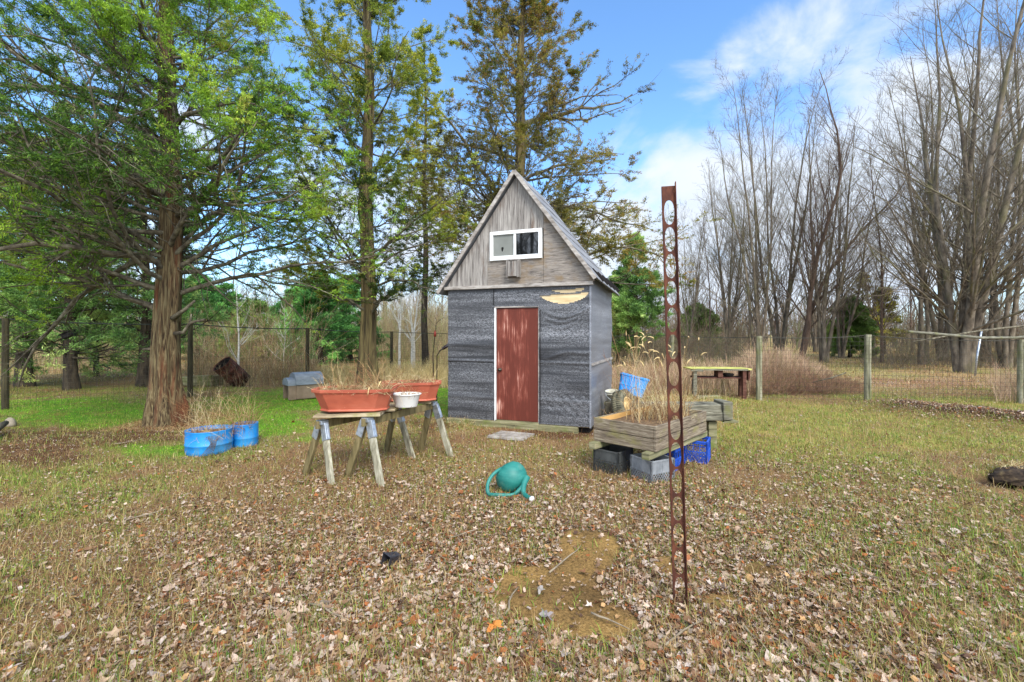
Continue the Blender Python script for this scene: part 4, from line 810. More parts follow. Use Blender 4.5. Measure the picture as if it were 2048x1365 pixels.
def weeds(name, cx, cy, z0, rx, ry, n, h0, h1, pal, seed, label, wd=.004, lean=.35, heads=0, parent=None, cat='plant', droop=-.06, leaf=3, zrel=None):
    g = np.random.default_rng(seed); x = cx + g.uniform(-rx, rx, n); y = cy + g.uniform(-ry, ry, n)
    st = np.stack([x, y, np.full(n, z0)], 1); h = g.uniform(h0, h1, n); d = np.stack([g.normal(0, lean, n), g.normal(0, lean, n), np.ones(n)], 1)
    P0, R0 = grow(st, d, h, np.full(n, wd * .5), 8, g, up=np.linspace(.0, droop * 3, 8), wob=.10, r1=.4)
    P1, R1 = spawn(P0, R0, leaf, g, .1, .9, .7, .3, 4, up=-.08, wob=.3, rr=.8, rmin=wd * .35)
    V, Fq = merge([tubes(P0, R0, 3), tubes(P1, R1, 3)]); c0 = pal[g.integers(0, len(pal), n)] * g.uniform(.8, 1.2, (n, 1))
    C = np.concatenate([np.repeat(c0, 24, 0), np.repeat(np.repeat(c0, leaf, 0), 12, 0)])
    if not heads:
        o = np_mesh(name, V, Fq, M_straw, parent, colr=C)
        if label: tag(o, label, cat)
        return o
    t = empty(name, (0, 0, 0), label, cat); np_mesh('stems', V, Fq, M_straw, t, colr=C)
    k = np.argsort(-P0[:, -1, 2])[:heads]; E = P0[k, -1]; dd = norm(P0[k, -1] - P0[k, -3]); dd[:, 2] -= .3; s = g.normal(0, 1, (heads, 3)) * .35
    Ph, Rh = grow(E, dd + s, np.full(heads, .085), np.full(heads, .009), 6, g, up=-.25, wob=.05, r1=.3); Rh[:, 0] = .003
    V, Fq = tubes(Ph, Rh, 6); np_mesh('seed_heads', V, Fq, M_straw, t, colr=np.tile(s2l((224, 196, 140)), (len(V), 1)), smooth=True)
    return t
STRW = s2l(np.array([(214, 190, 140), (190, 160, 108), (166, 128, 84), (226, 208, 164), (134, 96, 66)]))
BRN = s2l(np.array([(150, 108, 76), (176, 136, 96), (196, 160, 112), (120, 82, 60), (206, 180, 130)]))
def trough(loc, rz, hw, hd, h, label, seed):
    t = empty('planter', loc, label, 'planter', rz=rz); m = MB()
    loft(m, [(ring_poly(hw * .80, hd * .72, .12), 0), (ring_poly(hw * .82, hd * .74, .12), .012), (ring_poly(hw * .80, hd * .72, .12), .02), (ring_poly(hw * .86, hd * .82, .125), h * .4), (ring_poly(hw * .95, hd * .94, .13), h * .84), (ring_poly(hw, hd, .135), h * .85), (ring_poly(hw * 1.01, hd * 1.01, .135), h), (ring_poly(hw * .97, hd * .95, .13), h), (ring_poly(hw * .93, hd * .9, .125), h * .8)])
    m.build('body', M_terra, t, bevel=.004)
    m = MB(); loft(m, [(ring_poly(hw * .80, hd * .74, .12), -.002), (ring_poly(hw * .80 + .015, hd * .74 + .015, .125), .012), (ring_poly(hw * .80, hd * .74, .12), .03)], True, True); m.build('saucer', M_terra, t, bevel=.004)
    m = MB(); g = random.Random(seed); m.poly([(x, y, h * .86 + .01) for x, y in ring_poly(hw * .93, hd * .9, .125)]); m.build('soil', M_soil, t)
    return t
pA = (-1.89, 5.50, .765); trough(pA, R(4), .475, .235, .265, 'long terracotta window box on the front of the plank shelf', 1)
weeds('dried_flowers', pA[0], pA[1], pA[2] + .2, .40, .17, 420, .08, .26, STRW, 501, 'low tangle of straw and green weeds in the front terracotta box', wd=.005, lean=.9)
weeds('dead_stalks', pA[0] + .05, pA[1], pA[2] + .2,   .33, .12, 60, .2, .62, BRN, 502, 'tall brown dead stalks in the front terracotta box', wd=.005, lean=.45)
pB = (-1.38, 6.28, .765); trough(pB, R(8), .40, .21, .26, 'terracotta window box at the back of the plank shelf beside the shed', 2)
weeds('dead_stalks', pB[0], pB[1], pB[2] + .2, .32, .12, 170, .08, .34, STRW, 503, 'straw coloured dead weeds in the back terracotta box', wd=.005, lean=.8)
weeds('trailing_stems', pA[0] + .32, pA[1] - .14, pA[2] + .2, .12, .05, 16, .3, .5, STRW, 504, 'pale dry stems hanging over the right end of the front box', wd=.004, lean=.9, droop=-.16, heads=4)
pot = empty('enamel_pot', (-1.33, 5.72, .765), 'small white enamel basin with dark chips on the planks', 'pot'); M_ = MB()
M_.lathe([(0, 0), (.13, 0), (.138, .01), (.172, .15), (.178, .155), (.192, .158), (.192, .165), (.172, .166), (.165, .15), (.15, .1), (0, .1)], 32, sx=1.0, sy=.85); M_.build('bowl', M_enam, pot, True)
MB().poly([(.158 * math.cos(a), .13 * math.sin(a), .13) for a in np.linspace(0, 2 * PI, 20)[:-1]]).build('soil', M_soil, pot)
weeds('dead_stalks', -1.33, 5.72, .88, .1, .08, 50, .08, .24, BRN, 505, 'brown dead sprigs in the white enamel basin', wd=.004, lean=.7)
# blue barrel planters
M_blue = noise_mat('blue_barrel_plastic', [S(12, 112, 184), S(20, 130, 204), S(56, 156, 216)], (3, 3, 2), 5, .45, .03, spec=.5, second=(S(92, 124, 138), (6, 6, 2.5), .54, .78))
def barrelpot(x, y, r, h, lab, sx=1):
    t = empty('barrel_planter', (x, y, g1(x, y) - .01), lab, 'planter'); m = MB(); m.lathe([(r * .93, 0), (r * .985, .02), (r, .06), (r * 1.0, h * .38), (r * 1.02, h * .40), (r * 1.02, h * .44), (r, h * .46), (r * 1.0, h * .97), (r * 1.012, h), (r * .985, h), (r * .98, h * .7)], 48, sx=sx); m.build('shell', M_blue, t, True)
    MB().poly([(r * .985 * sx * math.cos(a), r * .985 * math.sin(a), h * .82) for a in np.linspace(0, 2 * PI, 33)[:-1]]).build('soil', M_soil, t)
barrelpot(-4.27, 6.42, .285, .33, 'bigger cut down blue barrel full of dead plants near the big cedar'); barrelpot(-3.99, 6.80, .175, .35, 'narrower blue tub tucked behind the right of the bigger one')
weeds('dead_plants', -4.28, 6.42, .22, .24, .22, 300, .08, .32, BRN, 506, 'brown matted dead plants filling the bigger blue barrel', wd=.005, lean=.9, droop=-.12)
weeds('dead_plants', -4.2, 6.5, .22, .34, .22, 70, .4, .85, STRW, 507, 'tall pale dry stalks rising above the bigger blue barrel', wd=.004, lean=.3)
weeds('dead_plants', -3.99, 6.78, .24, .13, .13, 90, .25, .75, BRN, 508, 'brown dry stalks leaning out of the narrower blue tub', wd=.005, lean=.5)
g_ = MB()
for i in range(7): g_.tube([(-4.1 + .02 * i, 6.14, .30), (-4.04 + .012 * i, 6.10, .2), (-4.12 + .02 * i, 6.07, .08), (-4.16 + .03 * i, 6.02, .01)], [.003, .004, .003, .002], 5)
tag(g_.build('twisted_vine', M_brownbark), 'dead brown vine hanging down the front of the bigger blue barrel', 'vine')

# ================================================================ WATERING CAN
M_teal = noise_mat('teal_plastic', [S(22, 98, 90), S(34, 114, 104), S(54, 130, 118)], (4, 4, 20), 4, .5, .04, spec=.4, second=(S(78, 124, 108), (9, 9, 9), .56, .8))
wc = empty('watering_can', (0, 0, 0), 'round teal watering can tipped over on the leaves', 'watering can')
c = PD(1024, 966, 4.82); c.z = .155
Mb = Matrix.Translation(c) @ Matrix.Rotation(R(-38), 4, 'Y') @ Matrix.Rotation(R(-28), 4, 'X')
m = MB(); m.lathe([(0, -.135), (.085, -.135), (.105, -.128), (.145, -.085), (.166, -.02), (.168, .03), (.152, .085), (.115, .125), (.06, .145), (.05, .148), (.045, .14), (0, .138)], 40, Mb); body = m.build('body', M_teal, wc, True)
rb = MB()
def P3(px, py, Yd, zc=None):
    q = PD(px, py, Yd)
    return q
hd = [P3(1003, 937, 4.80), P3(990, 945, 4.74), P3(979, 958, 4.70), P3(974, 974, 4.66), P3(976, 988, 4.62), P3(982, 997, 4.60), P3(992, 1001, 4.58), P3(1005, 1002, 4.58), P3(1018, 998, 4.60), P3(1030, 989, 4.61), P3(1041, 978, 4.63), P3(1050, 967, 4.67)]
for q in hd: q.z = max(q.z, .022 + g1(q.x, q.y))
def smooth(pts, it=2):
    for _ in range(it):
        o = [pts[0]]
        for a, b_ in zip(pts[:-1], pts[1:]): o += [a * .75 + b_ * .25, a * .25 + b_ * .75]
        pts = o + [pts[-1]]
    return pts
hs_ = smooth(hd); rb.tube(hs_, [.016 + .004 * math.sin(i / len(hs_) * PI) + .008 * max(0, i / len(hs_) - .75) * 4 for i in range(len(hs_))], 12); rb.build('handle', M_teal, wc, True)
sp = smooth([P3(1054, 955, 4.74), P3(1047, 970, 4.66), P3(1046, 984, 4.60), P3(1051, 997, 4.54), P3(1062, 1009, 4.47)])
for q in sp: q.z = max(q.z, .03 + g1(q.x, q.y))
m = MB(); m.tube(sp, [.034 - .014 * i / (len(sp) - 1) for i in range(len(sp))], 14); m.build('spout', M_teal, wc, True)
e = sp[-1]; dr_ = (sp[-1] - sp[-3]).normalized(); Mr = Matrix.Translation(e) @ dr_.to_track_quat('Z', 'Y').to_matrix().to_4x4()
m = MB(); m.lathe([(.018, -.008), (.024, .0), (.030, .012), (.030, .018), (.02, .027), (0, .031)], 20, Mr); m.build('rose', M_white, wc, True)

# ================================================================ RUSTY STRUT
M_rust = noise_mat('rusty_steel', [S(46, 28, 22), S(80, 44, 32), S(112, 66, 44)], (16, 16, 6), 8, .8, .5, [.32, .5, .7], second=(S(150, 96, 62), (30, 30, 10), .6, .75), bdist=.004)
def strut():
    base = at(1361, 1213); z0 = -.15; top = PD(1338.5, 371, 2.80); t = empty('perforated_strut', (base.x, base.y, 0), 'tall rusty steel strut with oval holes standing in the leaves', 'post', rz=R(-12))
    H = top.z; sh_ = (top.x - base.x) / H; tl = (top.y - base.y) / H
    def wz(z): return .040 + .0 * z
    npit = 15; pitch = (H - .10) / npit; V = []; Fq = []; mb = MB()
    def pt(x, y, z): return (x + sh_ * z, y + tl * z, z)
    hw = .038
    for k in range(npit):
        za = .02 + k * pitch; zb_ = za + pitch; zc = (za + zb_) / 2; rx = .030; rz_ = pitch * .455; n = 28
        for yy in (0, -.0035):
            pass
        ring = [(rx * math.copysign(abs(math.cos(a)) ** .9, math.cos(a)), zc + rz_ * math.copysign(abs(math.sin(a)) ** .85, math.sin(a))) for a in [2 * PI * i / n for i in range(n)]]
        outr = []
        for i in range(n):
            a = 2 * PI * i / n; cx, sy = math.cos(a), math.sin(a); s = min(hw / abs(cx) if abs(cx) > 1e-6 else 9, (pitch / 2) / abs(sy) if abs(sy) > 1e-6 else 9); s2 = s
            outr.append((max(-hw, min(hw, cx * s)), max(za, min(zb_, zc + sy * s))))
        # snap four corners
        for cxn, czn in ((hw, zb_), (-hw, zb_), (-hw, za), (hw, za)):
            j = min(range(n), key=lambda i: abs(outr[i][0] - cxn) + abs(outr[i][1] - czn)); outr[j] = (cxn, czn)
        b0 = len(mb.v)
        vs = [pt(x, 0, z) for x, z in ring] + [pt(x, 0, z) for x, z in outr] + [pt(x, .004, z) for x, z in ring] + [pt(x, .004, z) for x, z in outr]
        fs = []
        for i in range(n):
            j = (i + 1) % n; fs += [(i, j, n + j, n + i), (2 * n + i, 3 * n + i, 3 * n + j, 2 * n + j), (i, 2 * n + i, 2 * n + j, j)]
        mb.add(vs, fs)
    mb.add([pt(-hw, 0, H - .08), pt(hw, 0, H - .08), pt(hw, 0, H), pt(-hw, 0, H), pt(-hw, .004, H - .08), pt(hw, .004, H - .08), pt(hw, .004, H), pt(-hw, .004, H)], [(0, 1, 2, 3), (4, 5, 6, 7), (0, 3, 7, 4), (2, 3, 7, 6), (0, 1, 5, 4), (1, 2, 6, 5)])
    mb.build('web', M_rust, t)
    f = MB(); f.add([pt(hw, -.022, z0), pt(hw, .012, z0), pt(hw + .004, .012, z0), pt(hw + .004, -.022, z0), pt(hw, -.022, H + .02), pt(hw, .012, H + .02), pt(hw + .004, .012, H + .02), pt(hw + .004, -.022, H + .02)], [(0, 1, 5, 4), (1, 2, 6, 5), (2, 3, 7, 6), (3, 0, 4, 7), (4, 5, 6, 7)])
    f.build('flange', M_rust, t)
    f = MB(); f.add([pt(-hw - .003, -.004, z0 + .1), pt(-hw - .003, .02, z0 + .1), pt(-hw, .02, z0 + .1), pt(-hw, -.004, z0 + .1), pt(-hw - .003, -.004, H), pt(-hw - .003, .02, H), pt(-hw, .02, H), pt(-hw, -.004, H)], [(0, 1, 5, 4), (1, 2, 6, 5), (2, 3, 7, 6), (3, 0, 4, 7), (4, 5, 6, 7)]); f.build('flange', M_rust, t)
strut()

# ================================================================ RAISED BED
M_bed = noise_mat('bed_boards', [S(56, 48, 38), S(122, 108, 90), S(160, 148, 126)], (4, 4, 50), 10, .85, .9, [.32, .5, .68], 1.0, bdist=.005, second=(S(128, 120, 76), (3, 3, 6), .52, .72), rrough=.7)
M_bedin = noise_mat('bed_inner_ply', [S(186, 140, 78), S(212, 168, 104)], (3, 3, 10), 5, .8, .1)
A = Vector((.987, 5.56, 0)); B = Vector((1.585, 5.01, 0)); C = Vector((2.586, 6.05, 0)); ex = (C - B).normalized(); bl = (C - B).length; bw = (A - B).length
bed = empty('raised_bed', (B.x, B.y, .375), 'weathered plank planter box raised on beams and crates', 'planter', rz=math.atan2(ex.y, ex.x))
h2 = .143
for nm, (x0, x1, y0, y1) in (('front', (.0, .03, .032, bw - .032)), ('back', (bl - .03, bl, .032, bw - .032))):
    for k in range(2): MB().box(x0, x1, y0, y1, k * h2 + .002 * k, (k + 1) * h2 - .007, j=.001).build('end_board', M_bed, bed, bevel=.003)
for (y0, y1) in ((.0, .03), (bw - .03, bw)):
    for k in range(2): MB().box(.0, bl, y0, y1, k * h2 + .002 * k, (k + 1) * h2 - .007, j=.001).build('side_board', M_bed, bed, bevel=.003)
MB().box(.032, bl - .032, bw - .042, bw - .032, .0, .27).build('liner', M_bedin, bed)
m = MB()
for i in range(14):
    for j in range(8):
        x0 = .033 + i * (bl - .066) / 14; y0 = .033 + j * (bw - .078) / 8; x1 = x0 + (bl - .066) / 14; y1 = y0 + (bw - .078) / 8
        hh = lambda x, y: .185 + .05 * float(vnoise(x, y, 6, 8, 2))
        m.add([(x0, y0, hh(x0, y0)), (x1, y0, hh(x1, y0)), (x1, y1, hh(x1, y1)), (x0, y1, hh(x0, y1))], [(0, 1, 2, 3)])
m.build('soil', M_soil, bed)
rz_ = bed.rotation_euler.z
def loc2(x, y): return B + Vector((math.cos(rz_) * x - math.sin(rz_) * y, math.sin(rz_) * x + math.cos(rz_) * y, 0))
for yy, lab in ((.07, 'greenish support beam under the right side of the raised bed'), (bw - .05, 'support beam jutting out under the left corner of the raised bed')):
    o = MB().box(-.11, bl + .10, yy - .045, yy + .045, 0, .075).build('support_beam', M_timber, None, bevel=.004); q = loc2(0, 0); o.location = (q.x, q.y, .297); o.rotation_euler = (0, 0, rz_); tag(o, lab, 'beam')
o = loc2(bl * .62, bw * .5)
weeds('dry_grass', o.x, o.y, .58, .33, .26, 260, .12, .5, STRW, 510, 'dense dry yellow grass growing in the raised bed', wd=.005, lean=.35)
o = loc2(bl * .5, bw * .45); weeds('foxtail_grass', o.x, o.y, .58, .38, .26, 46, .55, 1.15, STRW, 511, 'tall foxtail stalks with drooping seed heads in the raised bed', wd=.004, lean=.14, heads=34, droop=-.02, leaf=4)
o = loc2(bl * .3, bw * .6); weeds('dead_stalks', o.x, o.y, .58, .05, .05, 3, 1.0, 1.25, BRN, 512, 'few straight dark stalks standing highest in the raised bed', wd=.010, lean=.05)
# crates
def crate_mat(nm, c0, c1): return noise_mat(nm, [c0, c1], (6, 6, 6), 4, .5, 0, spec=.4)
M_cblk = crate_mat('black_crate_plastic', S(52, 54, 54), S(82, 84, 82)); M_cgry = crate_mat('grey_crate_plastic', S(104, 108, 112), S(146, 148, 150)); M_cblu = crate_mat('blue_crate_plastic', S(22, 66, 170), S(44, 98, 206))
def crate(loc, rz, mat, label, sx=.33, sy=.33, h=.28, solid=.5, tilt=0, bars=5):
    t = empty('milk_crate', loc, label, 'crate', rz=rz); t.rotation_euler = (R(tilt), 0, rz); w = MB()
    for (ax, s) in ((0, -1), (0, 1), (1, -1), (1, 1)):
        Lh = (sx if ax == 0 else sy) / 2; off = (sy if ax == 0 else sx) / 2 * s
        def q(u, z): return (u, off, z) if ax == 0 else (off, u, z)
        def qb(a, b_, wd, th):
            w.bar(q(*a), q(*b_), th if False else wd, wd)
        qb((-Lh, .006), (Lh, .006), .016, .01); qb((-Lh, h - .006), (Lh, h - .006), .016, .01); qb((-Lh, h * .5), (Lh, h * .5), .010, .01)
        for u in (-Lh, Lh): qb((u, 0), (u, h), .018, .01)
        for i in range(1, 4): u = -Lh + 2 * Lh * i / 4; qb((u, h * .5), (u, h), .008, .01)
        nb = 9
        for i in range(-4, nb):      # diagonal lattice in the lower half
            for sg in (1, -1):
                ua = -Lh + 2 * Lh * i / nb; ub = ua + h * .5 * .8; za, zb_ = 0, h * .5
                if ua < -Lh: za = (-Lh - ua) / .8; ua = -Lh
                if ub > Lh: zb_ = h * .5 - (ub - Lh) / .8; ub = Lh
                if zb_ > za: w.bar(q(sg * ua, za), q(sg * ub, zb_), .006, .006)
    w.build('lattice', mat, t)
    p = MB()
    for (ax, s) in ((0, -1), (0, 1), (1, -1), (1, 1)):
        Lh = (sx if ax == 0 else sy) / 2 - .01; off = ((sy if ax == 0 else sx) / 2 - .001) * s
        if ax == 0: p.box(-Lh, Lh, off - .002, off + .002, h * (1 - solid), h - .012)
        else: p.box(off - .002, off + .002, -Lh, Lh, h * (1 - solid), h - .012)
    p.build('side_panel', mat, t)
    f = MB()
    for i in range(8):
        u = -sx / 2 + sx * (i + .5) / 8; f.bar((u, -sy / 2, .006), (u, sy / 2, .006), .008, .006)
    f.build('floor_grid', mat, t)
    return t
q = loc2(.20, bw - .22); crate((q.x - .06, q.y - .01, .005), rz_, M_cblk, 'dark grey milk crate under the left corner of the raised bed', solid=.45)
q = loc2(.24, .16); crate((q.x - .03, q.y - .08, .005), rz_ + R(-20), M_cgry, 'light grey crate under the near corner of the raised bed', h=.27, solid=.55)
q = loc2(bl - .08, .12); crate((q.x, q.y, .005), rz_ + R(14), M_cblu, 'bright blue milk crate under the far right corner of the raised bed', solid=.13, h=.28)
q = loc2(bl * .55, .25); crate((q.x, q.y, .005), rz_ + R(3), M_cblu, 'blue milk crate in shade under the middle of the raised bed', solid=.2)

# ================================================================ TIMBER TROUGH BEHIND THE BED
M_gtim = noise_mat('grey_timber', [S(54, 50, 42), S(108, 104, 88), S(142, 138, 120)], (5, 5, 44), 8, .85, .5, second=(S(112, 112, 64), (3, 3, 3), .54, .7))
tb = empty('timber_bench', (2.53, 6.72, 0), 'grey timber trough on a post behind the raised bed', 'bench', rz=R(-2))
MB().box(-.75, .53, -.16, .14, .43, .55, j=.004).build('lower_beam', M_gtim, tb, bevel=.008); MB().box(-.75, .50, -.15, .15, .553, .66, j=.006).build('upper_beam', M_gtim, tb, bevel=.01)
MB().box(.505, .64, -.19, .17, .44, .70, j=.008).build('end_board', M_gtim, tb, bevel=.012)
MB().box(.52, .72, -.18, .16, .405, .428, j=.003).build('bottom_board', M_timber, tb)
MB().box(.34, .46, -.08, .05, -.05, .404).build('leg', M_timber, tb, bevel=.006); MB().box(-.6, -.48, -.08, .05, -.05, .428).build('leg', M_timber, tb, bevel=.006)

# ================================================================ JUNK BY THE SHED
M_rub = noise_mat('old_rubber', [S(58, 56, 46), S(98, 94, 76), S(122, 116, 92)], (10, 10, 10), 6, .85, .4)
M_rim = noise_mat('painted_rim', [S(150, 116, 68), S(196, 164, 110), S(210, 182, 132)], (8, 8, 8), 5, .6, .1)
ty = empty('old_tyre', (1.98, 7.95, 0), 'worn car tyre with a tan rim leaning by the shed wall', 'tyre'); ty.location = (1.98, 7.95, .36); ty.rotation_euler = (R(72), 0, R(54))
m = MB(); prof = [(.20, -.07), (.23, -.095), (.29, -.105), (.325, -.09), (.335, -.06), (.337, 0), (.335, .06), (.325, .09), (.29, .105), (.23, .095), (.20, .07), (.195, 0), (.20, -.07)]
m.lathe(prof, 56)
for k in range(56):
    a = 2 * PI * k / 56
    for s in (-1, 1): m.bar((.338 * math.cos(a), .338 * math.sin(a), s * .01), (.337 * math.cos(a + .03), .337 * math.sin(a + .03), s * .085), .018, .012)
m.build('tread', M_rub, ty, True)
m = MB(); m.lathe([(.205, -.08), (.212, -.07), (.19, -.05), (.18, .0), (.185, .03), (.19, .06), (.212, .072), (.205, .082), (.18, .07), (.165, .035), (.13, .03), (.10, .05), (.06, .05), (.03, .035), (.03, .02), (.165, .02)], 40); m.build('rim', M_rim, ty, True)
m = MB(); w_ = empty('wood_heap', (2.32, 8.95, 0), 'heap of weathered scrap boards beside the shed', 'wood heap', rz=R(12))
rj = random.Random(4)
for i in range(9):
    z = .05 + .045 * i; a = rj.uniform(-.5, .5) + (PI / 2 if i % 2 else 0); c_ = Vector((rj.uniform(-.12, .12), rj.uniform(-.12, .12), z)); dd = Vector((math.cos(a), math.sin(a), 0)) * rj.uniform(.35, .5)
    MB().bar(c_ - dd, c_ + dd, rj.uniform(.09, .16), .04).build('board', (M_timber, M_gtim, M_sawdark)[i % 3], w_, bevel=.003)
bn = empty('storage_bin', (2.26, 8.72, .50), 'bright blue plastic bin tipped on the scrap heap beside the shed', 'bin', rz=R(-12)); bn.rotation_euler = (R(-14), R(14), R(-14))
m = MB(); loft(m, [(ring_poly(.22, .15, .03), 0), (ring_poly(.255, .18, .03), .33), (ring_poly(.27, .195, .035), .33), (ring_poly(.27, .195, .035), .365), (ring_poly(.255, .18, .03), .365), (ring_poly(.215, .145, .03), .02)]); 
for i in range(-3, 4): m.bar((i * .07, -.153, .02), (i * .076, -.185, .32), .012, .012)
m.bar((-.24, -.17, .16), (.24, -.17, .16), .012, .016); m.build('body', M_blue, bn)
M_bucket = noise_mat('dirty_white_plastic', [S(128, 124, 104), S(186, 182, 164), S(206, 204, 190)], (7, 7, 9), 6, .6, .1)
bk = empty('bucket', (1.86, 8.45, .42), 'dirty white bucket wedged between the shed and the tyre', 'bucket'); bk.rotation_euler = (R(8), R(-6), 0)
m = MB(); m.lathe([(0, 0), (.085, 0), (.09, .01), (.105, .15), (.112, .152), (.112, .165), (.106, .167), (.114, .2), (.118, .2), (.118, .21), (.108, .21), (.09, .03), (0, .03)], 28); m.build('shell', M_bucket, bk, True)
m = MB(); m.tube([(.118 * math.cos(a), -.09 * math.sin(a) - .04, .19 - .12 * math.sin(a)) for a in np.linspace(0, PI, 12)], .0025, 5); m.build('bail', M_galv, bk)
st_ = empty('log_stump', (1.87, 8.45, 0), 'short log carrying the dirty white bucket', 'log'); m = MB(); m.lathe([(.17, -.05), (.15, .1), (.145, .4), (.14, .418), (0, .42)], 20); m.build('bark', M_limb, st_, True)
weeds('dead_weeds', 1.62, 7.95, .0, .12, .4, 90, .15, .5, BRN, 513, 'brown brambles at the foot of the shed side wall', wd=.005, lean=.6)
weeds('dead_weeds', 2.95, 8.5, .0, .3, .5, 130, .3, .8, STRW, 514, 'pale weeds behind the raised bed and beside the tyre', wd=.005, lean=.3)
weeds('dead_weeds', 3.5, 8.8, .0, .5, .9, 220, .3, .8, STRW, 515, 'straw coloured weeds behind the timber trough', wd=.005, lean=.3)

# ================================================================ WORKBENCH
M_ytop = noise_mat('mossy_yellow_top', [S(140, 142, 56), S(184, 182, 92), S(204, 200, 124)], (6, 6, 6), 5, .8, .2)
M_redw = noise_mat('red_brown_paint', [S(58, 36, 30), S(88, 54, 44), S(112, 84, 68)], (4, 4, 18), 6, .85, .3)
wb = empty('workbench', (4.80, 12.0, 0), 'old workbench with a mossy yellow top near the corner post', 'workbench', rz=R(-4)); 
MB().box(-.10, 1.46, -.05, .62, .735, .765, j=.004).build('top', M_ytop, wb); MB().box(-.10, .22, -.075, -.052, .69, .76).build('apron', M_gtim, wb); MB().box(.24, 1.36, -.075, -.052, .72, .762).build('apron', M_gtim, wb)
for x, y in ((.02, 0), (1.28, 0), (.16, .5), (1.40, .5)): MB().box(x - .045, x + .045, y - .04, y + .05, -.03, .733).build('leg', M_gtim if x < .5 else M_redw, wb)
MB().box(.04, 1.34, .05, .48, .50, .535).build('shelf', M_redw, wb); MB().box(.62, .74, .0, .3, .536, .732).build('brace', M_redw, wb); MB().box(1.40, 1.445, .02, .5, .45, .733).build('side_panel', M_redw, wb)
m = MB(); m.lathe([(0, 0), (.10, .01), (.14, .05), (.13, .09), (0, .10)], 18); o = m.build('dark_pan', M_dark, None, True); o.location = (5.75, 12.1, .537); tag(o, 'dark round pan on the lower shelf of the workbench', 'pan')
o = MB().box(-.30, .30, -.12, .12, 0, .10, j=.01).build('mossy_block', M_timber, None, bevel=.01); o.location = (4.98, 11.6, .0); tag(o, 'low mossy block lying under the workbench', 'block')

# ================================================================ PET HOUSE
M_pet = noise_mat('taupe_plastic', [S(116, 98, 80), S(142, 122, 102)], (4, 4, 4), 4, .6, .05); M_petr = noise_mat('grey_plastic_roof', [S(92, 100, 108), S(132, 140, 148)], (3, 3, 8), 4, .45, .05, spec=.5)
ph = empty('pet_house', (-5.55, 11.9, 0), 'taupe pet house with a grey rounded roof beyond the planters', 'pet house', rz=R(42)); ph.scale = (.74, .9, .95); 
MB().box(-.22, .68, -.30, .34, .0, .40).build('body', M_pet, ph, bevel=.02)
def arch(x0, x1, hw, z0, z1, n=9, inner=None):
    a = [(hw * math.cos(PI * i / n), z0 + (z1 - z0) * math.sin(PI * i / n) ** .75) for i in range(n + 1)]; m = MB(); v = [(x, y, z) for x in (x0, x1) for y, z in a]; k = n + 1
    f = [(i, i + 1, k + i + 1, k + i) for i in range(n)] + [tuple(range(k))[::-1], tuple(range(k, 2 * k))]; return m.add(v, f)
a_ = arch(-.24, .70, .36, .39, .71); a_.v = [(x, y + .02, z) for x, y, z in a_.v]; a_.build('roof', M_petr, ph, bevel=.015)
po = MB(); po.box(-.46, -.22, -.26, -.20, .0, .40); po.box(-.46, -.22, .2, .26, .0, .40); po.build('porch', M_pet, ph)
a_ = arch(-.48, -.2, .28, .38, .58); a_.build('porch_roof', M_petr, ph); 
MB().box(-.232, -.222, -.19, .19, .03, .5).build('doorway_shade', M_dark, ph)  # dark panel painting the shade of the door opening
# rusty drum
dm = empty('rusty_drum', (-9.15, 14.3, .0), 'rusty steel drum tipped open among the brush', 'drum'); dm.rotation_euler = Vector((-.42, -.62, .78)).to_track_quat('Z', 'Y').to_euler(); dm.location = (-8.75, 14.75, .12)
m = MB(); m.lathe([(0, .02), (.28, .02), (.30, 0), (.30, .28), (.315, .29), (.30, .30), (.30, .58), (.315, .59), (.30, .60), (.30, .86), (.312, .87), (.29, .87), (.288, .05), (0, .05)], 32); m.build('shell', M_rust, dm, True); MB().lathe([(0, .06), (.284, .06), (.284, .85)], 32).build('inside', M_dark, dm, True)  # near-black lining paints the shade within the drum
o = MB(); o.box(-.5, .5, -.3, .3, 0, .35, j=.05); o = o.build('mossy_block', M_timber, None, bevel=.03); o.location = (-9.9, 14.6, 0); tag(o, 'low mossy block left of the rusty drum', 'block')

